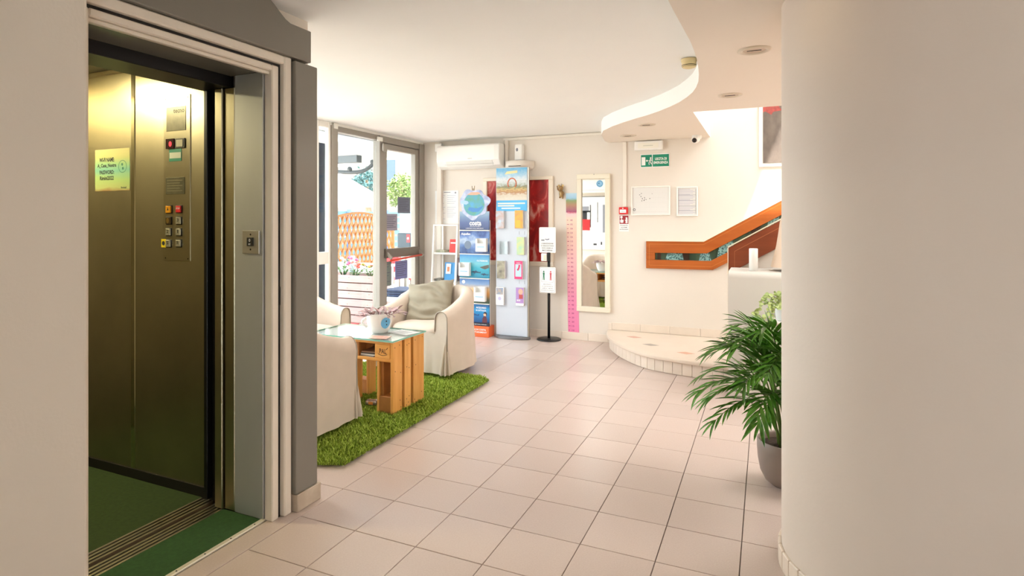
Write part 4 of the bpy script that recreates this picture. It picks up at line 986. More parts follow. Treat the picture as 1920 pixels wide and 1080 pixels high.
def flat(name, lab, cat, c, w, d, rot, h, m, group=None, z=None):
    z = z if z is not None else GT + .0006
    t = thing(name, lab, cat, (c[0], c[1], z), rot, group)
    MB().box(-w / 2, w / 2, -d / 2, d / 2, 0, h).build('cover', m, t, local=True); return t
M_card = mat('card_print', '#e7cfc0', .4, color2='#c98f7c', scale=25)
f1 = flat('leaflet', 'pink and beige leaflet lying on the glass beside the cup planter', 'leaflet', (-2.64, 3.77), .16, .11, R(12), .003, M_card)
MB().box(-.05, .03, -.03, .03, .003, .0034).build('printed_patch', mat('salmon_print', '#e29a86', .5), f1, local=True)
f2 = flat('paper_sheet', 'pale grey printed paper sheet lying at the far edge of the glass', 'paper', (-2.58, 4.02), .21, .15, R(-14), .001, mat('grey_sheet', '#d9dcd9', .5))
MB().box(-.08, .07, .02, .03, .001, .0013).box(-.08, .05, -.01, -.003, .001, .0013).box(-.08, .06, -.045, -.04, .001, .0013).build('printed_lines', M_ink_grey, f2, local=True)['kind'] = 'stuff'
for k in range(4):
    flat('magazine', ['grey-covered magazine at the bottom of the pile inside the pallet table', 'white-covered magazine second from the bottom inside the pallet table', 'dark magazine under the topmost one inside the pallet table', 'topmost brownish magazine of the pile inside the pallet table'][k],
         'magazine', (-2.715, 3.83), .13, .19, R(4 * k - 6), .009, mat('mag%d' % k, ['#8b8b86', '#d9d5cc', '#3f3a35', '#8d6d55'][k], .4), 'magazines inside the table', .4302 + .0095 * k)
pk = thing('glossy_packet', 'small glossy packet lying on the green rug under the table', 'packet', (-2.74, 3.82, .03), R(15))
MB().box(-.045, .045, -.03, .03, .012, .05).build('wrapper', mat('foil', '#cfc8c4', .2, .6, color2='#9a8579', scale=40), pk, bevel=.012, seg=2, local=True)
MB().box(-.018, .018, -.031, -.0301, .02, .042).build('print', mat('orange_print', '#d98a4a', .4), pk, local=True)

# cup planter
mg = thing('cup_planter', 'big white cup planter with purple-leaved trailing plant and round blue sticker on the glass table', 'plant', (-2.765, 3.955, GT + .0005))
cx, cy, cz = -2.765, 3.955, GT + .0005
MB().lathe([(.062, 0), (.068, .004), (.085, .035), (.099, .085), (.104, .148), (.1045, .152), (.099, .152), (.096, .11), (.09, .10)], (cx, cy, cz), 40, True, False).build('cup', mat('cup_white', '#f0ebe6', .25), mg)
rtv = Vector((.907, .4206, 0)); fwv = Vector((-.4206, .907, 0))
hp = [Vector((cx, cy, cz)) - rtv * (.094 + .038 * math.sin(math.pi * k / 12)) - fwv * .02 + Vector((0, 0, .118 - .075 * k / 12)) for k in range(13)]
MB().tube(hp, .011, 8).build('handle', MATS['cup_white'], mg)
MB().disc((cx, cy, cz + .115), XP, YP, .095, 28).build('soil', M_soil, mg, fixn=False)
ctr = R(-25); st = MB(); P_ = []
def cupr(z): return .0875 + (z - .035) / .05 * .013 if z < .085 else .1 + (z - .085) / .063 * .0045
def on_cup(a, z, lift): r_ = cupr(z) + lift; return (cx + r_ * math.cos(a), cy + r_ * math.sin(a), cz + z)
P_ = [on_cup(ctr + .42 * math.cos(2 * math.pi * k / 28), .083 + .044 * math.sin(2 * math.pi * k / 28), .002) for k in range(28)]
ring_in = [on_cup(ctr + .30 * math.cos(2 * math.pi * k / 28), .083 + .031 * math.sin(2 * math.pi * k / 28), .0024) for k in range(28)]
mid = on_cup(ctr, .083, .003)
stk = MB().add(P_ + ring_in + [mid], [(k, (k + 1) % 28, 28 + (k + 1) % 28, 28 + k) for k in range(28)] + [(28 + k, 28 + (k + 1) % 28, 56) for k in range(28)]).build('sticker', mat('cup_sticker', '#6fb7e2', .4), mg)
ink = MB()
for (da, z, s_) in ((0, .098, .006), (.05, .07, .005)): ink.disc(on_cup(ctr + da, z, .0045), (-math.sin(ctr), math.cos(ctr), 0), (0, 0, 1), s_, 10)
ink.build('sticker_print', M_ink, mg, fixn=False)['kind'] = 'stuff'
M_pleaf = mat('purple_leaf', '#c295b4', .45, color2='#9c8a62', scale=18, piece=.25)
M_pstem = mat('purple_stem', '#7d4a58', .5)
def leaf_mesh(name, wid=.3, fold=.12, droop=.12, n=5):
    mb = MB(); v = []
    for i in range(n + 1):
        t = i / n; w_ = wid * math.sin(math.pi * min(1, t * .92 + .04)) ** .8 * (1 if t < .4 else 1 - .35 * (t - .4)); z = -droop * t * t
        if i == n: w_ = .004
        v += [(t, -w_ / 2, z + fold * w_), (t, 0, z), (t, w_ / 2, z + fold * w_)]
    f = []
    for i in range(n):
        a = i * 3; f += [(a, a + 3, a + 4, a + 1), (a + 1, a + 4, a + 5, a + 2)]
    mb.add(v, f, True); return mb.mesh(name, fixn=False)
def place_leaf(me, name, parent, p, d, upv, s, base):
    d = Vector(d).normalized(); y = Vector(upv).cross(d); y = y.normalized() if y.length > 1e-4 else d.orthogonal().normalized(); z = d.cross(y)
    o = bpy.data.objects.new(name, me); col.objects.link(o); o.parent = parent
    M = Matrix(((d.x, y.x, z.x), (d.y, y.y, z.y), (d.z, y.z, z.z))).to_4x4()
    o.matrix_local = Matrix.Translation(Vector(p) - base) @ M @ Matrix.Diagonal((s, s, s, 1)); return o
pl_me = leaf_mesh('leaf', .34, .2, .15, 4); pl_me.materials.append(M_pleaf)
base = LOC[mg.name]
for k in range(13):
    a = 2 * math.pi * k / 13 + random.uniform(-.2, .2); ln = random.uniform(.08, .13)
    p0 = Vector((cx + .05 * math.cos(a), cy + .05 * math.sin(a), cz + .115)); dr = Vector((math.cos(a), math.sin(a), 0)); pts = [p0 + dr * ln * t + Vector((0, 0, ln * .95 * t - ln * .75 * t * t)) for t in (0, .25, .5, .75, 1)]
    if k == 11: pts = [p0 + rtv * (.16 * t) + Vector((0, 0, .075 * t)) for t in (0, .25, .5, .75, 1)]
    stm = MB().tube(pts, [.003, .003, .0025, .002, .0015], 5).build('stem', M_pstem, mg)
    for q, t in enumerate((1, 2, 3, 4)):
        d = (pts[t] - pts[t - 1]).normalized(); sd_ = d.cross(Vector((0, 0, 1))) * (1 if q % 2 else -1)
        place_leaf(pl_me, 'leaf', stm, pts[t], d * .6 + sd_ * .7 + Vector((0, 0, .35)), (0, 0, 1), random.uniform(.06, .085), base)

# ---------------------------------------------------------------- palm in its pot
pcx, pcy = .115, 3.70
pm = thing('potted_palm', 'bushy green parlour palm in a taupe pot against the rounded pillar', 'plant', (pcx, pcy, 0)); base = LOC[pm.name]
MB().lathe([(.07, .001), (.095, .006), (.122, .028), (.146, .075), (.158, .14), (.162, .20), (.162, .245), (.158, .249), (.152, .24), (.150, .21)], (pcx, pcy, 0), 48, True, False).build('pot', M_pot, pm)
MB().disc((pcx, pcy, .212), XP, YP, .1485, 32).build('soil', M_soil, pm, fixn=False)
lf = [leaf_mesh('leaflet', w_, .25, dr, 5) for w_, dr in ((.155, .10), (.14, .22), (.17, .30))]
for m_ in lf: m_.materials.append(M_leaf)
def inside_partition(p): return p[1] < PCY + PR + .02 and (p[0] > PCX or math.hypot(p[0] - PCX, p[1] - PCY) < PR + .02)
def palm():
    L = -rtv; U = Vector((0, 0, 1)); F_ = -fwv            # towards the lobby, up, towards the camera
    # frond tips: distance towards the lobby, towards the camera, height
    specs = [(.53, .05, .54), (.48, .12, .40), (.42, -.05, .76), (.37, .10, .80), (.27, -.05, .90), (.21, .12, .91), (.115, -.10, .875), (.36, .22, .62), (.29, .25, .44), (.15, .34, .62), (.06, .15, .80),
             (.18, .2, .77), (.08, .30, .55), (.26, .28, .69), (.46, .0, .49), (.32, .05, .83), (.40, -.22, .56), (.30, -.25, .72), (.16, -.28, .80), (.34, .32, .50)]
    kept = 0; mass = MB()
    for (a, f, h_) in specs:
        h_ = h_ - .03 if h_ > .7 else h_; a *= .93; tip = Vector((pcx, pcy, h_)) + L * a + F_ * f; hz = (L * a + F_ * f).normalized(); flat_ = math.hypot(a, f)
        p0 = Vector((pcx, pcy, .212)) + hz * random.uniform(.02, .06)
        ctl = Vector((pcx, pcy, h_ + .06 + max(0, .34 - .36 * h_))) + hz * flat_ * (.30 if h_ < .7 else .42)
        n = 15; pts = []
        for k in range(n + 1):
            t = k / n; pts.append(p0 * (1 - t) ** 2 + ctl * 2 * t * (1 - t) + tip * t * t)
        while inside_partition(pts[-1]): pts.pop()
        ln = .62
        n = len(pts) - 1
        fr_ = MB().tube(pts, [.006 - .0045 * k / n for k in range(n + 1)], 6).build('frond', M_stem, pm)
        for k in range(6, n + 1):
            d = (pts[k] - pts[k - 1]).normalized(); side = d.cross(U); side = side.normalized() if side.length > .1 else L
            t = (k - 5) / max(1, n - 5); s_ = (.185 - .055 * t) * random.uniform(.85, 1.12) * (ln / .6) ** .5
            nu = side.cross(d).normalized()
            for sg in (-1, 1):
                dd = (d * (.70 + .5 * t) + side * sg * (.80 - .25 * t) + nu * .12 - U * random.uniform(0, .22)).normalized()
                if inside_partition(pts[k] + dd * s_) or inside_partition(pts[k]): continue
                m_ = random.choice(lf)
                if kept < 290: place_leaf(m_, 'leaflet', fr_, pts[k], dd, nu, s_, base); kept += 1
                else:
                    y = nu.cross(dd).normalized(); z = dd.cross(y); M = Matrix(((dd.x, y.x, z.x), (dd.y, y.y, z.y), (dd.z, y.z, z.z)))
                    mass.add([pts[k] + M @ (v.co * s_) for v in m_.vertices], [tuple(p.vertices) for p in m_.polygons], True)
        if kept < 296: place_leaf(lf[0], 'leaflet', fr_, pts[n], pts[n] - pts[n - 1], U, .12, base); kept += 1
    mass.build('rear_leaflets', M_leaf, pm, fixn=False)['kind'] = 'stuff'
palm()

# ivy on a bracket of the counter
iv = thing('ivy_pot', 'white pot of variegated ivy on a small bracket fixed to the reception counter', 'plant', (.15, 5.19, .68)); base = LOC[iv.name]
MB().box(.04, .26, 5.08, 5.3005, .665, .68).build('bracket', M_white, iv, bevel=.004)
MB().lathe([(.07, .6805), (.08, .69), (.096, .80), (.098, .805), (.092, .805), (.09, .78)], (.15, 5.18, 0), 32, True, False).build('pot', mat('pale_grey_pot', '#dfe4e8', .4), iv)
MB().disc((.15, 5.18, .785), XP, YP, .09, 24).build('soil', M_soil, iv, fixn=False)
iv_me = leaf_mesh('leaf', .8, .15, .2, 3); iv_me.materials.append(M_ivy)
paths = [[(.12, 5.15, .79), (.07, 5.11, .86), (.02, 5.08, .88), (-.01, 5.07, .84)], [(.11, 5.14, .79), (.04, 5.09, .83), (-.03, 5.07, .80), (-.07, 5.06, .74), (-.08, 5.06, .69)], [(.11, 5.13, .79), (.05, 5.08, .80), (.0, 5.06, .74), (-.02, 5.05, .66), (-.03, 5.05, .58), (-.05, 5.05, .50)],
         [(.12, 5.13, .79), (.06, 5.08, .79), (.03, 5.06, .70), (.02, 5.05, .58), (.0, 5.05, .47)], [(.14, 5.16, .79), (.12, 5.12, .87), (.07, 5.09, .90)], [(.15, 5.17, .79), (.16, 5.13, .86), (.2, 5.1, .86)]]
for pth in paths:
    pp = smooth_path(pth, 4); vn = MB().tube(pp, .0018, 5).build('vine', M_stem, iv)
    for k, p in enumerate(pp):
        for q in range(2):
            place_leaf(iv_me, 'leaf', vn, Vector(p) + Vector((random.uniform(-.015, .015), random.uniform(-.015, .015), random.uniform(-.01, .015))), (random.uniform(-1, 1), random.uniform(-1, .4), random.uniform(-.5, .6)), (random.uniform(-.5, .5), -1, .5), random.uniform(.026, .04), base)

# ---------------------------------------------------------------- leaflet stands, ladder shelf, sign post
def flatbox(x0, x1, y0, y1, z0, z1, name, m, parent, bev=0.): return MB().box(x0, x1, y0, y1, z0, z1).build(name, m, parent, bevel=bev)
def printpoly(pts, y, name, m, parent): return MB().prism([(x, y, z) for x, z in pts], (0, -.0004, 0)).build(name, m, parent)

ws = thing('white_leaflet_stand', 'tall white leaflet display stand with an amusement park poster at the top', 'display stand', (-2.83, 6.86, 0))
WY = 6.845
flatbox(-3.046, -2.628, WY, WY + .03, .03, 2.098, 'panel', mat('stand_white', '#ccd3de', .45), ws, .003)
flatbox(-2.627, -2.609, WY - .002, WY + .034, .03, 2.098, 'side_rail', M_alu, ws, .003)
MB().prism([(-2.83 + .235 * math.cos(a), 6.86 + .10 * math.sin(a), .001) for a in [2 * math.pi * k / 32 for k in range(32)]], (0, 0, .028), smooth=False).build('foot', mat('stand_foot', '#77777a', .4, .4), ws, bevel=.003)
M_park = ramp_mat('park_print', [(0, '#f3ead9'), (.16, '#e9d9c0'), (.24, '#c48a55'), (.32, '#e3c27a'), (.40, '#8c8a5a'), (.5, '#cfd8d2'), (.62, '#eef3f6'), (.8, '#a9d8f2'), (1, '#5cb8ea')], 'Z', 1.70, 2.095, .35, .30, 26, (1, 1, 1.3))
flatbox(-3.04, -2.634, WY - .002, WY - .0005, 1.695, 2.092, 'poster', M_park, ws)
flatbox(-3.04, -2.634, WY - .002, WY - .0005, 1.562, 1.694, 'blue_band', mat('band_blue', '#4fb4ea', .4), ws)
arc_p = [(-2.83 + .055 * math.cos(R(-40 + 260 * k / 24)), WY - .003, 1.90 + .065 * math.sin(R(-40 + 260 * k / 24))) for k in range(25)]
MB().tube(arc_p, .007, 6).build('printed_loop', mat('coaster_orange', '#d9714a', .4), ws)
printpoly([(-2.93, 2.015), (-2.76, 2.03), (-2.76, 2.06), (-2.90, 2.05)], WY - .002, 'printed_title', mat('title_yellow', '#e7d59a', .4), ws)
for (x0, x1, z) in ((-3.02, -2.66, 1.657), (-3.02, -2.80, 1.628)): flatbox(x0, x1, WY - .0026, WY - .002, z - .008, z + .008, 'headline', mat('headline_cream', '#f6f0d8', .5), ws)
flatbox(-2.97, -2.72, WY - .0026, WY - .002, 1.590, 1.604, 'headline', M_paper, ws)
br = [('pale blue amusement ride leaflets in the top row of the white stand', -3.031, 1.350, .105, .215, '#bcd6ea', '#c79a86', 0),
      ('yellow and orange leaflets in the top pocket next to the red board', -2.778, 1.351, .105, .22, '#c98a5a', '#e2b53c', 0),
      ('pale green leaflets in the second row of the white stand', -2.752, 1.030, .095, .215, '#a8d3b8', '#d8d98f', 0),
      ('dark grey leaflets with a pale figure in the third row of the white stand', -3.017, .733, .105, .215, '#6d6962', '#b9b39a', 0),
      ('pink-bordered leaflets in the third row of the white stand', -2.783, .735, .105, .22, '#e8447f', '#f6dbe4', 0),
      ('white leaflets with a blue photo strip in the lowest row', -3.031, .406, .105, .218, '#f2f2f5', '#6d93b8', 0),
      ('lilac leaflets with a portrait in the lowest row', -2.763, .412, .10, .22, '#b48fcb', '#d9a08f', 0)]
for k, (lab, x, z, w_, h_, c1, c2, _) in enumerate(br):
    t = thing('leaflet_pack', lab, 'leaflets', (x + w_ / 2, 6.82, z), 0, 'leaflets on the white stand')
    flatbox(x, x + w_, 6.806, 6.842, z, z + h_, 'pages', mat('page_edges', '#dcd8d6', .7), t, .001)
    M_c = mat('leaflet_cover_%d' % k, c1, .4, color2=c2, scale=16) if k not in (4, 5, 6) else mat('leaflet_cover_%d' % k, c1, .4)
    flatbox(x, x + w_, 6.804, 6.8055, z, z + h_, 'cover', M_c, t)
    if k == 1: flatbox(x + .008, x + w_ - .03, 6.803, 6.804, z + .01, z + .1, 'print', mat('lf_yellow', '#e9b93a', .4), t)
    if k == 4:
        flatbox(x + .014, x + w_ - .014, 6.803, 6.804, z + .03, z + .18, 'print', mat('lf_pale_blue', '#bcdcec', .4), t); printpoly([(x + .03, z + .11), (x + .05, z + .10), (x + .065, z + .12), (x + .08, z + .17), (x + .055, z + .175), (x + .05, z + .14)], 6.8028, 'print', mat('lf_crimson', '#cf2f5a', .4), t)
        lettering('PARCO', (x + w_ / 2, 6.8028, z + .195), .05, .012, XP, M_paper, t)
    if k == 5:
        flatbox(x + .008, x + w_ - .008, 6.803, 6.804, z + .13, z + .21, 'print', mat('lf_sea', '#5f8fc0', .4, color2='#c9b295', scale=20), t); MB().disc((x + w_ / 2, 6.8028, z + .08), XP, (0, 0, 1), .022).build('print', mat('lf_lilac', '#c3c0e2', .4), t, fixn=False)
    if k == 6:
        MB().disc((x + .062, 6.8028, z + .17), XP, (0, 0, 1), .03, rv=.036).build('print', mat('lf_skin', '#e0b49c', .4), t, fixn=False); flatbox(x + .04, x + .09, 6.803, 6.804, z + .085, z + .135, 'print', mat('lf_redtop', '#b8504f', .4), t)
        lettering('eco', (x + .035, 6.8028, z + .065), .045, .022, XP, M_paper, t, bold=.03); flatbox(x, x + w_, 6.8032, 6.804, z, z + .03, 'print', M_paper, t)
ep_ = thing('empty_leaflet_pocket', 'empty clear plastic pocket in the second row of the white stand', 'pocket', (-2.93, 6.82, 1.03))
flatbox(-2.983, -2.877, 6.806, 6.808, 1.03, 1.19, 'front', M_glass, ep_); flatbox(-2.985, -2.983, 6.806, 6.843, 1.03, 1.19, 'side', mat('clear_edge', '#cfd5dd', .2), ep_); flatbox(-2.877, -2.875, 6.806, 6.843, 1.03, 1.19, 'side', MATS['clear_edge'], ep_)
for x in (-2.735, -2.665):
    for z in (1.275, .675): flatbox(x - .002, x + .002, WY - .001, WY - .0002, z, z + .04, 'slot', M_ink_grey, ws)

# blue five-tier display
cs = thing('blue_display_stand', 'blue display stand for sea parks with a globe header and orange base', 'display stand', (-3.31, 6.78, 0))
CY_ = 6.77; cx0, cx1 = -3.515, -3.106
def tier(name, z0, z1, m): return flatbox(cx0, cx1, CY_, CY_ + .02, z0, z1, name, m, cs, .001)
flatbox(cx0 + .01, cx1 - .01, CY_ + .021, CY_ + .06, 0, 1.45, 'back_frame', M_white, cs)
flatbox(cx0 - .004, cx1 + .004, CY_ - .02, CY_ + .15, .001, .135, 'base', mat('orange_base', '#ef6a35', .4), cs, .004)
lettering('PARCHI COSTA', (-3.24, CY_ - .021, .092), .2, .022, XP, M_paper, cs); lettering('EDUTAINMENT', (-3.24, CY_ - .021, .06), .22, .02, XP, M_paper, cs)
flatbox(cx0, cx1, CY_ - .006, CY_ + .02, .136, .172, 'dark_strip', mat('strip_dark', '#1d2233', .4), cs); lettering('una giornata insieme', (-3.24, CY_ - .0065, .154), .2, .012, XP, M_paper, cs)
tier('print_panel', .175, .405, ramp_mat('tier5', [(0, '#0d3f74'), (.3, '#1273b8'), (.7, '#2aa3e0'), (1, '#1558a0')], 'Z', .175, .405, .35, .3, 12))
tier('print_panel', .415, .715, ramp_mat('tier4', [(0, '#2f5a4a'), (.2, '#6f6a55'), (.4, '#e8a860'), (.6, '#f0cfa0'), (.8, '#8fb0dd'), (1, '#4f86cc')], 'Z', .415, .715, .35, .12, 14))
tier('print_panel', .73, 1.02, ramp_mat('tier3', [(0, '#1f8fb8'), (.4, '#39bcd8'), (.6, '#7fd6e6'), (.8, '#6fbfe8'), (1, '#3f9ae0')], 'Z', .73, 1.02, .35, .2, 12))
tier('print_panel', 1.03, 1.315, ramp_mat('tier2', [(0, '#27447f'), (.3, '#5f86c8'), (.55, '#c9dcf2'), (.75, '#6f93d6'), (1, '#2f4f9a')], 'Z', 1.03, 1.315, .35, .9, 11))
tier('print_panel', 1.33, 1.56, ramp_mat('tier1', [(0, '#3d4f82'), (.4, '#5a6ea6'), (.7, '#7f9cc4'), (1, '#a9c6dc')], 'Z', 1.33, 1.56, .35, .25, 9))
for z in (1.322, 1.025, .722, .41): flatbox(cx0, cx1, CY_ - .012, CY_ + .02, z - .005, z + .005, 'shelf_lip', M_white, cs)
gc = (-3.312, 1.655)
globe_out = []
for k in range(56):
    a = 2 * math.pi * k / 56; r_ = .175 + .028 * (math.sin(3 * a + .8) > .2) * abs(math.sin(3 * a + .8)) + .012 * math.sin(7 * a); globe_out.append((gc[0] + 1.08 * r_ * math.cos(a), gc[1] + r_ * math.sin(a)))
MB().prism([(x, CY_ - .004, z) for x, z in globe_out], (0, .01, 0)).build('globe_header', mat('globe_rim', '#8f96c0', .4, color2='#cfd6ea', scale=16), cs)
MB().disc((gc[0], CY_ - .0045, gc[1] - .005), XP, (0, 0, 1), .145, 40).build('globe_print', mat('globe_land', '#5f9e5c', .4, color2='#4fa3d2', scale=11), cs, fixn=False)
printpoly([(-3.40, 1.58), (-3.33, 1.55), (-3.25, 1.555), (-3.20, 1.60), (-3.185, 1.635), (-3.215, 1.615), (-3.26, 1.60), (-3.32, 1.605), (-3.38, 1.615)], CY_ - .0048, 'printed_dolphin', mat('dolphin_blue', '#3f83c4', .4), cs)
printpoly([(-3.49, 1.66), (-3.42, 1.645), (-3.385, 1.665), (-3.40, 1.69), (-3.46, 1.70), (-3.50, 1.69)], CY_ - .0048, 'printed_shape', mat('pale_blue_shape', '#a9c9ea', .4), cs)
printpoly([(-3.41, 1.77), (-3.35, 1.80), (-3.25, 1.80), (-3.22, 1.78), (-3.27, 1.765), (-3.35, 1.765)], CY_ - .0048, 'printed_shape', mat('peach_shape', '#dca68a', .4), cs)
for dx, dz in ((-.012, .06), (.012, .06), (0, .03)): MB().tube([(-3.325 + dx, CY_ + .002, 1.82), (-3.325 + dx * 1.5, CY_ + .002, 1.82 + dz)], .004, 5).build('header_spike', M_bronze, cs)
lettering('costa', (-3.295, CY_ - .0012, 1.412), .165, .058, XP, M_paper, cs, bold=.035); lettering('PARCHI EDUTAINMENT', (-3.295, CY_ - .0012, 1.371), .15, .009, XP, M_paper, cs)
lettering('IL MONDO DELLE EMOZIONI', (-3.305, CY_ - .0012, 1.348), .24, .012, XP, M_paper, cs)
lettering('Aquafan', (-3.43, CY_ - .0012, 1.275), .13, .036, XP, M_paper, cs, bold=.03)
MB().disc((-3.40, CY_ - .0012, 1.14), XP, (0, 0, 1), .048, 24, rv=.052).build('printed_ring', mat('grey_print', '#6f7f95', .4), cs, fixn=False)
lettering('OLTREMARE', (-3.20, CY_ - .0012, .945), .15, .02, XP, M_paper, cs)
printpoly([(-3.235, .865), (-3.17, .885), (-3.11, .90), (-3.11, .86), (-3.16, .84), (-3.20, .85)], CY_ - .0005, 'printed_rock', mat('rock_print', '#5a5a52', .4), cs)
def dolphin(x, z, s_, m): printpoly([(x - s_, z), (x - .5 * s_, z + .22 * s_), (x - .05 * s_, z + .24 * s_), (x + .05 * s_, z + .42 * s_), (x + .18 * s_, z + .2 * s_), (x + .7 * s_, z + .02 * s_), (x + s_, z + .16 * s_), (x + .95 * s_, z - .12 * s_), (x + .6 * s_, z - .1 * s_), (x, z - .1 * s_), (x - .2 * s_, z - .3 * s_), (x - .35 * s_, z - .1 * s_)], CY_ - .0005, 'printed_dolphin', m, cs)
M_dol = mat('dolphin_dark', '#2c4a63', .4)
dolphin(-3.29, .80, .07, M_dol); dolphin(-3.17, .775, .055, M_dol); dolphin(-3.33, .27, .09, mat('shark_blue', '#1a4a80', .4))
lettering('ACQUARIO', (-3.215, CY_ - .0012, .36), .14, .026, XP, M_paper, cs, bold=.02); lettering('DI CATTOLICA', (-3.215, CY_ - .0012, .328), .14, .02, XP, M_paper, cs, bold=.02)
printpoly([(-3.20, .176), (-3.195, .235), (-3.175, .262), (-3.145, .258), (-3.135, .22), (-3.135, .176)], CY_ - .0005, 'printed_jacket', mat('jacket_print', '#5a2733', .4), cs)
MB().disc((-3.163, CY_ - .0008, .28), XP, (0, 0, 1), .02, 16, rv=.024).build('printed_face', mat('face_print', '#e0b291', .4), cs, fixn=False)
printpoly([(-3.185, .285), (-3.178, .305), (-3.158, .313), (-3.138, .303), (-3.136, .268), (-3.146, .268), (-3.15, .288), (-3.17, .292)], CY_ - .0008, 'printed_hair', mat('hair_print', '#2b1c1a', .4), cs)
MB().disc((-3.46, CY_ - .0008, .675), XP, (0, 0, 1), .022).build('printed_badge', M_paper, cs, fixn=False)
for k, (x0, x1, z0, z1, lab) in enumerate(((-3.264, -3.125, 1.062, 1.225, 'white leaflet holder on the second tier of the blue stand'), (-3.501, -3.355, .755, .92, 'white leaflet holder on the third tier of the blue stand'), (-3.289, -3.140, .446, .625, 'white leaflet holder on the fourth tier of the blue stand'))):
    t = thing('leaflet_holder', lab, 'leaflet holder', ((x0 + x1) / 2, 6.73, z0), 0, 'leaflet holders on the blue stand')
    hm = z0 + (z1 - z0) * .62; Y0, Y1 = 6.71, CY_ - .001
    mb = MB().box(x0, x1, Y0, Y0 + .004, z0, hm).box(x0, x0 + .022, Y0, Y0 + .004, hm, z1 - .01).box(x1 - .022, x1, Y0, Y0 + .004, hm, z1 - .01).box(x0, x0 + .004, Y0 + .004, Y1, z0, z1).box(x1 - .004, x1, Y0 + .004, Y1, z0, z1).box(x0 + .004, x1 - .004, Y1 - .004, Y1, z0, z1).box(x0 + .004, x1 - .004, Y0 + .004, Y1 - .004, z0, z0 + .004)
    mb.build('holder', M_gloss_white, t)
    flatbox(x0 + .02, x1 - .02, Y0 - .0006, Y0, z0 + .05, z0 + .065, 'label_print', mat('holder_print', ['#9fc6dd', '#c6ccd6', '#d98b95'][k], .5), t)

# ladder shelf
ls = thing('ladder_shelf', 'narrow white ladder shelf with leaflets in the corner by the glass door', 'shelf', (-3.77, 6.9, 0))
for x in (-3.945, -3.60):
    MB().obox((x, 6.80 + .02, .70), (.013, 0, 0), (0, .013, 0), (0, .06, .695)).build('upright', M_gloss_white, ls, bevel=.003)
    MB().obox((x + (.06 if x < -3.8 else -.0), 7.0, .70), (.013, 0, 0), (0, .012, 0), (0, 0, .695)).build('upright', M_gloss_white, ls, bevel=.003)
SHZ = (1.03, .66, .30)
for z, y0 in zip(SHZ, (6.84, 6.80, 6.77)): flatbox(-3.955, -3.59, y0, 7.02, z - .024, z, 'shelf_board', M_gloss_white, ls, .003)
flatbox(-3.955, -3.59, 6.86, 6.885, 1.375, 1.395, 'top_rail', M_gloss_white, ls, .003)
def prop(name, lab, cat, x0, x1, y0, y1, z0, h_, c, group=None, tilt=0, c2=None):
    t = thing(name, lab, cat, ((x0 + x1) / 2, (y0 + y1) / 2, z0), 0, group)
    a = R(tilt); MB().obox((0, 0, h_ / 2 * math.cos(a) + .001 + abs(math.sin(a)) * (y1 - y0) / 2), ((x1 - x0) / 2, 0, 0), (0, (y1 - y0) / 2 * math.cos(a), -(y1 - y0) / 2 * math.sin(a)), (0, h_ / 2 * math.sin(a), h_ / 2 * math.cos(a))).build('cover', mat(name + c[1:], c, .45, color2=c2, scale=22), t, local=True); return t
r1 = prop('leaflet_pack', 'red and white leaflet pack standing on the upper board of the ladder shelf', 'leaflets', -3.73, -3.63, 6.90, 6.92, 1.03, .17, '#d8362e', None, 8)
MB().obox((-.01, -.011, .05), (.035, 0, 0), (0, .001, 0), (0, .003, .03)).build('white_label', M_paper, r1, local=True); MB().obox((0, -.007, .125), (.035, 0, 0), (0, .001, 0), (0, .001, .008)).build('white_title', M_paper, r1, local=True)
prop('book', 'grey-green paperback lying on the upper board of the ladder shelf', 'book', -3.92, -3.79, 6.87, 7.0, 1.03, .03, '#8d9a80', 'books lying on the ladder shelf', 0, '#c9c3b0')
prop('leaflet_pack', 'patterned dark red leaflet pack leaning on the lower board of the ladder shelf', 'leaflets', -3.70, -3.61, 6.98, 6.99, .66, .30, '#6b4650', None, 6, '#c7a6a0')
p2 = prop('leaflet_pack', 'blue leaflet pack with a white card on the lower ladder shelf board', 'leaflets', -3.80, -3.62, 6.89, 6.905, .66, .24, '#3f97d6', None, 8)
MB().obox((-.03, -.0105, .16), (.035, 0, 0), (0, .001, 0), (0, .009, .065)).build('white_card', M_paper, p2, local=True); MB().obox((-.03, -.0125, .155), (.016, 0, 0), (0, .001, 0), (0, .004, .03)).build('figure_print', mat('warm_print', '#d98a5f', .5), p2, local=True); MB().obox((.055, -.0105, .06), (.025, 0, 0), (0, .001, 0), (0, .0075, .055)).build('dark_print', M_ink, p2, local=True)
prop('book', 'dark paperback lying on the lower board of the ladder shelf', 'book', -3.93, -3.82, 6.84, 6.98, .66, .028, '#4a4a47', 'books lying on the ladder shelf', 0, '#8f8a80')
prop('book', 'grey folder lying on the bottom board of the ladder shelf', 'book', -3.92, -3.68, 6.84, 7.0, .30, .03, '#a9a7a2', 'books lying on the ladder shelf')
nt_ = thing('wall_notice', 'large white printed notice on the wall above the ladder shelf', 'notice', (-3.88, YB, 1.39))
wbox(-4.055, -3.70, 1.40, 1.845, .004, M_paper, 'sheet', nt_)
nl = MB()
for k in range(13):
    for (xa, xb) in ((-4.02, -3.90), (-3.87, -3.74)):
        if (k * 3 + (xa > -4)) % 7 == 2: continue
        nl.box(xa, xb - .02 * (k % 3), YB - .0046, YB - .004, 1.78 - .026 * k - .004, 1.78 - .026 * k + .002)
nl.build('printed_lines', mat('faint_blue_ink', '#c9cbd6', .6), nt_)['kind'] = 'stuff'
MB().disc((-3.745, YB - .0045, 1.815), XP, (0, 0, 1), .012).build('emblem', M_ink_grey, nt_, fixn=False); flatbox(-3.92, -3.82, YB - .0046, YB - .004, 1.818, 1.826, 'heading', M_ink_grey, nt_)

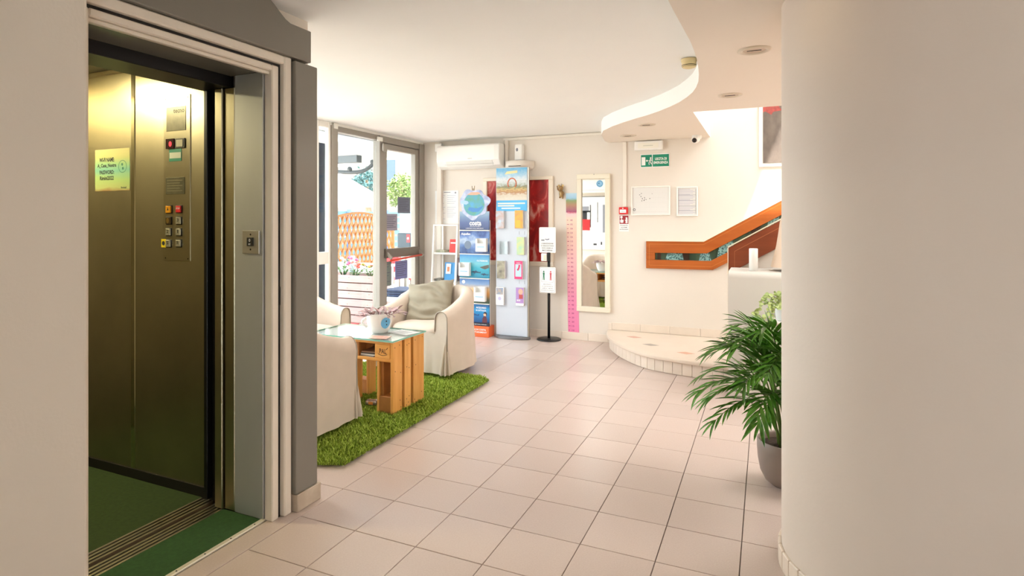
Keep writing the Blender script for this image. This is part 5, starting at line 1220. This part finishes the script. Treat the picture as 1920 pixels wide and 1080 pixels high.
# sign post with sanitiser
sg = thing('sign_post', 'black metal post on a round base carrying two white notices and a sanitiser holder', 'sign post', (-2.392, 6.955, 0))
MB().lathe([(.147, .001), (.147, .012), (.14, .017), (.03, .022)], (-2.392, 6.955, 0), 40, True, True).build('base', M_black_metal, sg)
MB().tube([(-2.392, 6.955, .018), (-2.392, 6.955, 1.20)], .017, 14).build('pole', M_black_metal, sg)
def rplate(x0, x1, z0, z1, y, name, m, r=.014, d=.006):
    pts = [(x, y, z) for cx_, cz_, a0 in ((x1 - r, z1 - r, 0), (x0 + r, z1 - r, 90), (x0 + r, z0 + r, 180), (x1 - r, z0 + r, 270)) for x, z in [(cx_ + r * math.cos(R(a0 + 22.5 * k)), cz_ + r * math.sin(R(a0 + 22.5 * k))) for k in range(5)]]
    return MB().prism(pts, (0, d, 0)).build(name, m, sg)
rplate(-2.508, -2.297, 1.057, 1.365, 6.928, 'upper_notice', M_paper); rplate(-2.503, -2.299, .570, .883, 6.928, 'lower_notice', M_paper)
rplate(-2.496, -2.306, .577, .876, 6.9275, 'notice_border', mat('border_grey', '#9aa3ad', .5), .012, .0004); rplate(-2.493, -2.309, .580, .873, 6.927, 'notice_face', M_paper, .011, .0004)
YS = 6.9265
for s_, z, w_ in (("L'IGIENIZZAZIONE", 1.168, .15), ('È OBBLIGATORIA', 1.142, .16), ('NON USARE LA', 1.113, .14), ('MASCHERINA', 1.085, .13)): lettering(s_, (-2.402, YS + .001, z), w_, .017, XP, M_ink, sg)
sw = MB().tube([(-2.43 + .05 * k / 8, YS, 1.222 - .012 * math.sin(math.pi * k / 8 * .8) + .01 * k / 8) for k in range(9)], .004, 6).build('hand_symbol', mat('navy_print', '#3a3f73', .5), sg)
flatbox(-2.481, -2.44, YS, YS + .001, 1.20, 1.216, 'hand_symbol', M_ink_grey, sg)
flatbox(-2.475, -2.405, 6.90, 6.935, .955, 1.05, 'sanitiser_box', M_gloss_white, sg, .006); flatbox(-2.402, -2.365, 6.915, 6.937, .955, 1.06, 'sanitiser_holder', M_black, sg, .003)
flatbox(-2.442, -2.412, 6.8985, 6.8998, .965, 1.03, 'sanitiser_label', mat('pale_green_label', '#d9dcc2', .5), sg)
flatbox(-2.477, -2.327, YS, YS + .0006, .70, .702, 'pictogram_line', M_ink_grey, sg); flatbox(-2.477, -2.327, YS, YS + .0006, .857, .859, 'pictogram_line', M_ink_grey, sg); flatbox(-2.477, -2.475, YS, YS + .0006, .70, .859, 'pictogram_line', M_ink_grey, sg); flatbox(-2.329, -2.327, YS, YS + .0006, .70, .859, 'pictogram_line', M_ink_grey, sg)
def walker(x, m):
    mb = MB(); mb.disc((x, YS, .828), XP, (0, 0, 1), .01, 12); mb.prism([(x - .013, YS, .815), (x + .013, YS, .815), (x + .009, YS, .775), (x + .012, YS, .725), (x + .003, YS, .725), (x, YS, .765), (x - .003, YS, .725), (x - .012, YS, .725), (x - .009, YS, .775)], (0, -.0004, 0)); mb.build('walking_figure', m, sg)
walker(-2.448, mat('green_figure', '#2f7d5c', .5)); walker(-2.36, mat('red_figure', '#d0606c', .5))
for s_, z, w_ in (('MANTENETE', .674, .1), ('LA DISTANZA DI', .65, .14), ('ALMENO 1 METRO', .626, .14), ('DISTANZA DI SICUREZZA', .602, .16)): lettering(s_, (-2.402, YS + .0004, z), w_, .011, XP, M_ink_grey, sg)

# ---------------------------------------------------------------- terrace outside the glass
struct('floor_terrace', MB().box(-40, -4.36, -10, 40, -.2, -.015), mat('terrace_stone', '#b3a89e', .8, var=.06, scale=2))
M_slatfence = mat('fence_blue_grey', '#40606f', .5)
M_plank = mat('whitewashed_plank', '#b39690', .7, color2='#a58782', scale=5, stretch=(.6, 6, 6), piece=.05)

pt_ = thing('plank_planter', 'whitewashed wooden plank planter box outside the glass, full of flowers', 'planter', (-5.7, 7.2, -.015))
for k in range(6):
    z0 = -.01 + .114 * k
    b_ = MB().box(-6.4, -5.01, 7.0, 7.022, z0, z0 + .100).build('plank', M_plank, pt_, bevel=.003)
    MB().box(-5.012, -4.99, 7.024, 7.42, z0, z0 + .100).build('plank', M_plank, pt_, bevel=.003)
    MB().box(-6.4, -5.01, 7.42, 7.442, z0, z0 + .100).build('plank', M_plank, pt_, bevel=.003)
    for x in (-5.72, -5.45, -5.1): MB().disc((x + .03 * (k % 2), 6.9995, z0 + .03 + .04 * (k % 2)), XP, (0, 0, 1), .007, 8).build('knot', mat('knot', '#8d5a4a', .7), b_, fixn=False)
MB().box(-5.012, -4.985, 7.0, 7.0235, -.01, .675).build('corner_post', M_plank, pt_, bevel=.002)
MB().box(-6.39, -5.02, 7.03, 7.41, -.01, .60).build('soil', M_soil, pt_)
M_flowleaf = mat('flower_leaf', '#48702f', .6, color2='#6a8a4a', scale=30)
fl_me = leaf_mesh('leaf', .5, .2, .2, 3)
def flower_plant(x, y, z, h_, cols, lab, spread=.14, n=16):
    t = thing('flowering_plant', lab, 'flowers', (x, y, z), 0, 'flowers in the plank planter')
    fo = MB()
    for k in range(n):
        a = random.uniform(0, 6.28); e = Vector((math.cos(a) * random.uniform(.2, 1) * spread, math.sin(a) * random.uniform(.2, 1) * spread, h_ * random.uniform(.35, 1)))
        fo.tube([(0, 0, 0), e * .6 + Vector((0, 0, .03)), e], .003, 4)
        for q in range(5):
            d = Vector((random.uniform(-1, 1), random.uniform(-1, 1), random.uniform(-.3, .6))).normalized(); p = e * random.uniform(.4, 1); y_ = d.cross(Vector((0, 0, 1))).normalized(); s_ = random.uniform(.04, .065)
            fo.add([p, p + d * s_ * .5 + y_ * s_ * .28, p + d * s_, p + d * s_ * .5 - y_ * s_ * .28], [(0, 1, 2, 3)])
    fo.build('foliage', M_flowleaf, t, local=True, fixn=False)['kind'] = 'stuff'
    for k in range(9):
        a = random.uniform(0, 6.28); r_ = random.uniform(.3, 1.1) * spread
        MB().ellipsoid((math.cos(a) * r_, math.sin(a) * r_, h_ * random.uniform(.7, 1.1)), .03, .03, .022, 7, 5).build('blossom', mat('blossom_' + cols[k % len(cols)][1:], cols[k % len(cols)], .6), t, local=True)
flower_plant(-5.68, 7.2, .60, .28, ['#d86a8c', '#efd0d8', '#c94f78'], 'tall pink-flowered plant at the door-side of the plank planter, trailing', .20, 18)
flower_plant(-5.42, 7.16, .60, .22, ['#e46a5c', '#f0b9b0'], 'coral-flowered plant in the middle of the plank planter', .15)
flower_plant(-5.20, 7.2, .60, .20, ['#e2543c', '#f2c14c', '#f0a090'], 'orange and yellow flowers at the end of the plank planter', .14)
flower_plant(-5.06, 7.3, .60, .16, ['#f0e6c0', '#f6d0c0'], 'pale yellow flowers in the corner of the plank planter', .10)

# lattice screen of crossed slats
lt = thing('lattice_fence', 'orange wooden lattice screen of crossed slats beyond the flower planter', 'fence', (-7.4, 9.9, 0))
M_lat = mat('lattice_orange', '#8f5217', .6, piece=.08)
A_, B_ = Vector((-7.05, 8.3, 0)), Vector((-7.75, 11.6, 0)); Ld = (B_ - A_).length; du = (B_ - A_) / Ld
def lat_top(s): return 1.40 + .18 * math.sin(math.pi * min(1, max(0, s / Ld)))
for sgn in (1, -1):
    for k in range(-7, 22):
        s0 = k * .19; pts = []
        lo_, hi_ = None, None
        for q in range(61):
            z = .35 + 1.3 * q / 60; s_ = s0 + sgn * (z - .35) * .62 + (0 if sgn > 0 else .8)
            if 0 <= s_ <= Ld and z <= lat_top(s_):
                if lo_ is None: lo_ = (s_, z)
                hi_ = (s_, z)
        if lo_ is None or hi_[1] - lo_[1] < .12: continue
        p0, p1 = A_ + du * lo_[0] + Vector((0, 0, lo_[1])), A_ + du * hi_[0] + Vector((0, 0, hi_[1])); off = Vector((du.y, -du.x, 0)) * (.008 * sgn)
        d = (p1 - p0); wv = d.cross(off).normalized() * .031
        MB().obox((p0 + p1) / 2 + off, d / 2, wv, off.normalized() * .006).build('slat', M_lat, lt)
tp = [A_ + du * (Ld * k / 20) + Vector((0, 0, lat_top(Ld * k / 20) + .01)) for k in range(21)]
MB().tube(tp, .022, 6).build('top_rail', M_lat, lt); MB().obox(A_ + du * Ld / 2 + Vector((0, 0, .33)), du * Ld / 2, (0, 0, .03), Vector((du.y, -du.x, 0)) * .015).build('bottom_rail', M_lat, lt)
for s_ in (0, Ld): MB().obox(A_ + du * s_ + Vector((0, 0, .70)), (.03, 0, 0), (0, .03, 0), (0, 0, .715)).build('post', M_lat, lt)

sf = thing('slat_fence', 'pale blue-grey horizontal slat fence behind the lattice screen', 'fence', (-9.5, 13, 0))
FA, FB = Vector((-10.6, 10.2, 0)), Vector((-8.9, 16.5, 0)); fd = FB - FA
for k in range(9):
    z = .25 + .17 * k; MB().obox((FA + FB) / 2 + Vector((0, 0, z)), fd / 2, (0, 0, .06), fd.cross(Vector((0, 0, 1))).normalized() * .01).build('slat', M_slatfence, sf)
for k in range(6): MB().obox(FA + fd * k / 5 + Vector((.06, .02, .85)), (.04, 0, 0), (0, .04, 0), (0, 0, .865)).build('post', mat('fence_post_blue', '#45597a', .5), sf)
struct('wall_terrace', MB().box(-8.6, -5.9, 13.2, 13.35, -.1, 1.62), mat('pale_teal_wall', '#738a88', .8))

def parasol(lab, x, y, za, zr, rad):
    t = thing('parasol', lab, 'parasol', (x, y, -.015), 0, 'white parasols on the terrace')
    MB().tube([(x, y, -.014), (x, y, za - .02)], .03, 10).build('pole', M_white, t); MB().lathe([(.3, -.014), (.3, .05), (.05, .07)], (x, y, 0), 20, True, True).build('base', M_grey, t)
    n = 8; ring = [(x + rad * math.cos(2 * math.pi * k / n + .2), y + rad * math.sin(2 * math.pi * k / n + .2), zr) for k in range(n)]
    low = [(p[0], p[1], zr - .14) for p in ring]; mb = MB().add([(x, y, za)] + ring + low, [(0, 1 + k, 1 + (k + 1) % n) for k in range(n)] + [(1 + k, 1 + n + k, 1 + n + (k + 1) % n, 1 + (k + 1) % n) for k in range(n)])
    mb.build('canopy', mat('parasol_cloth', '#fbfaf7', .9), t, fixn=False)
    for k in range(n): MB().tube([(x, y, za - .06), (ring[k][0], ring[k][1], zr - .02)], .008, 5).build('rib', M_white, t)
parasol('white parasol standing behind the lattice screen', -8.16, 9.44, 2.68, 1.86, 1.5)
parasol('white parasol standing beyond the glass door', -6.1, 11.9, 2.68, 1.90, 1.2)

aw = thing('awning', 'white sloping awning with folding grey arms above the terrace door', 'awning', (-5.5, 6.5, 2.5))
m_aw = bpy.data.materials.new('awning_cloth'); m_aw.use_nodes = True; nt = m_aw.node_tree; b_ = nt.nodes['Principled BSDF']; b_.inputs['Base Color'].default_value = (*lin('#d5dde6'), 1); b_.inputs['Roughness'].default_value = .9
tr = nt.nodes.new('ShaderNodeBsdfTranslucent'); tr.inputs['Color'].default_value = (*lin('#d5dde6'), 1); mxs = nt.nodes.new('ShaderNodeMixShader'); mxs.inputs[0].default_value = .25
nt.links.new(b_.outputs[0], mxs.inputs[1]); nt.links.new(tr.outputs[0], mxs.inputs[2]); nt.links.new(mxs.outputs[0], nt.nodes['Material Output'].inputs[0])
MB().obox((-5.55, 6.6, 2.62), (1.15, 0, -.19), (0, 2.2, 0), (.0008, 0, .005)).build('cloth', m_aw, aw)
MB().box(-4.46, -4.36, 4.4, 8.8, 2.74, 2.86).build('cassette', mat('awning_grey', '#8c9294', .45), aw, bevel=.01); MB().box(-6.74, -6.68, 4.4, 8.8, 2.37, 2.45).build('front_bar', M_white, aw, bevel=.01)
M_arm = mat('arm_grey', '#565d60', .45)
MB().obox((-5.55, 6.42, 2.245), (.77, -.03, 0), (.002, .05, 0), (0, 0, .048)).build('arm_beam', M_arm, aw, bevel=.005)
MB().tube(smooth_path([(-6.4, 6.2, 2.2), (-5.6, 6.42, 2.13), (-5.1, 6.5, 2.09), (-4.86, 6.56, 2.10), (-4.74, 6.61, 2.18), (-4.67, 6.65, 2.30)], 5), .026, 10).build('curved_arm', M_arm, aw)
for p in ((-5.02, 6.5, 2.13), (-4.74, 6.62, 2.22), (-4.665, 6.65, 2.33)): MB().ellipsoid(p, .035, .035, .035, 10, 8).build('joint', M_arm, aw)

tb2 = thing('terrace_table', 'white terrace table behind the plank planter', 'table', (-6.1, 8.0, -.015))
MB().box(-6.7, -5.45, 7.62, 8.35, .70, .73).build('table_top', M_gloss_white, tb2, bevel=.006); MB().box(-6.68, -5.47, 7.625, 7.635, .45, .70).build('cloth_drop', M_paper, tb2)
for x in (-6.62, -5.53):
    for y in (7.7, 8.27): MB().tube([(x, y, -.014), (x, y, .70)], .02, 8).build('leg', M_gloss_white, tb2)
def rchair(x, y, rot, lab):
    t = thing('terrace_chair', lab, 'chair', (x, y, -.015), rot, 'red terrace chairs')
    MB().box(-.21, .21, -.2, .2, .43, .46).build('seat', M_red, t, bevel=.008, local=True); MB().box(-.2, .2, .18, .205, .55, .88).build('backrest', M_red, t, bevel=.008, local=True)
    for sx in (-.18, .18): MB().tube([(sx, -.17, .001), (sx, -.17, .43)], .014, 6).build('leg', M_grey, t, local=True); MB().tube([(sx, .19, .001), (sx, .19, .86)], .014, 6).build('leg', M_grey, t, local=True)
rchair(-6.0, 8.75, R(5), 'red terrace chair behind the white terrace table'); rchair(-5.35, 9.0, R(-20), 'red terrace chair closer to the glass door')
gp = thing('grey_bollard', 'slim grey post behind the flowers of the planter', 'post', (-5.78, 7.55, -.015)); MB().box(-5.81, -5.75, 7.52, 7.58, -.014, .90).build('post', mat('post_grey', '#8b97a8', .5), gp, bevel=.004); MB().box(-5.85, -5.71, 7.49, 7.61, -.014, 0).build('foot', MATS['post_grey'], gp)
pb_ = thing('payment_box', 'slate-grey box on a post with a red badge outside the glass door', 'box', (-4.88, 7.65, -.015))
MB().box(-5.0, -4.76, 7.6, 7.72, 1.02, 1.26).build('casing', mat('slate', '#36454f', .5), pb_, bevel=.02, seg=2); MB().tube([(-4.88, 7.66, -.014), (-4.88, 7.66, 1.02)], .03, 8).build('post', M_grey, pb_); MB().box(-4.83, -4.775, 7.594, 7.6, 1.12, 1.24).build('badge', M_red, pb_); MB().disc((-4.803, 7.5935, 1.18), XP, (0, 0, 1), .017).build('badge_print', M_paper, pb_, fixn=False); MB().box(-4.93, -4.90, 7.62, 7.66, 1.26, 1.36).build('clip', M_white, pb_)
bn = thing('terrace_bench', 'white low bench just outside the glass door', 'bench', (-4.85, 6.75, -.015))
MB().box(-4.95, -4.42, 6.95, 7.6, .33, .385).build('seat', M_gloss_white, bn, bevel=.008)
for x in (-4.9, -4.47):
    for y in (7.0, 7.55): MB().box(x - .02, x + .02, y - .02, y + .02, -.014, .33).build('leg', M_gloss_white, bn)
bl = thing('folded_blanket', 'dark blue folded blanket on the white bench outside the glass door', 'blanket', (-4.7, 7.25, .386))
for k in range(3): MB().box(-4.9 + .01 * k, -4.46 - .015 * k, 7.02 + .01 * k, 7.5, .386 + .032 * k, .416 + .032 * k).build('fold', mat('navy_cloth', '#222f4c', .9, var=.1, scale=12), bl, bevel=.014, seg=2)
sh = thing('blue_shutter', 'dark blue upright shutter outside the narrow window beside the lift', 'shutter', (-4.75, 5.57, -.015)); MB().box(-4.78, -4.74, 5.47, 5.70, -.014, 2.36).build('panel', mat('navy_shutter', '#16263d', .5), sh, bevel=.004)
for k in range(12): MB().box(-4.74, -4.735, 5.49, 5.68, .1 + .18 * k, .22 + .18 * k).build('slat', MATS['navy_shutter'], sh)
rm = thing('red_doormat', 'red mat lying on the terrace in front of the plank planter', 'mat', (-5.2, 6.6, -.015)); MB().box(-6.2, -5.2, 6.2, 6.95, -.0145, -.005).build('mat', mat('red_mat', '#d4494e', .9), rm)

bd = thing('apartment_house', 'pale plastered house with shuttered windows beyond the terrace', 'house', (-13, 19, -.1))
MB().obox((-12.6, 19.6, 3.2), (5, 1.7, 0), (-.3, .9, 0), (0, 0, 3.3)).build('wall', mat('house_plaster', '#6b655d', .9), bd)
hn = Vector((1.7, -5, 0)).normalized() ; hx = Vector((5, 1.7, 0)).normalized()
for k, (s_, z) in enumerate(((-3.2, 3.1), (-.4, 3.1), (2.2, 3.1), (-.4, 5.2), (2.2, 5.2))):
    c = Vector((-12.6, 19.6, z)) + hx * s_ + hn * .96
    w_ = MB().obox(c, hx * .42, hn * .03, (0, 0, .62)).build('window', M_white, bd); MB().obox(c + hn * .035, hx * .35, hn * .005, (0, 0, .55)).build('pane', mat('house_pane', '#33444f', .2), w_)
def tree(x, y, h_, r_, c1, c2, lab, n=1500):
    t = thing('tree', lab, 'tree', (x, y, -.1), 0, 'trees beyond the terrace')
    MB().tube([(0, 0, 0), (.05, .02, h_ * .5), (.0, .0, h_ * .8)], [.12, .09, .04], 8).build('trunk', mat('bark', '#7a6650', .9), t, local=True)
    mb = MB()
    for k in range(n):
        v = Vector((random.gauss(0, 1), random.gauss(0, 1), random.gauss(0, 1))).normalized(); rr = r_ * random.uniform(.5, 1) * (1 + .25 * noise.noise(v * 2.2)); p = Vector((0, 0, h_ * .72)) + Vector((v.x * rr, v.y * rr, v.z * rr * 1.15))
        d = Vector((random.uniform(-1, 1), random.uniform(-1, 1), random.uniform(-1, .5))).normalized(); y_ = d.orthogonal().normalized(); s_ = random.uniform(.06, .12)
        mb.add([p, p + d * s_ * .5 + y_ * s_ * .25, p + d * s_, p + d * s_ * .5 - y_ * s_ * .25], [(0, 1, 2, 3)])
    mb.build('crown', mat('crown_' + c1[1:], c1, .7, color2=c2, scale=1.5), t, local=True, fixn=False)['kind'] = 'stuff'
tree(-10.8, 14.8, 3.55, .48, '#284a50', '#3d645e', 'blue-green tree behind the slat fence, over the first parasol'); tree(-10.9, 16.8, 3.5, .5, '#4c6429', '#6c7c3a', 'light green tree beside the pale house')
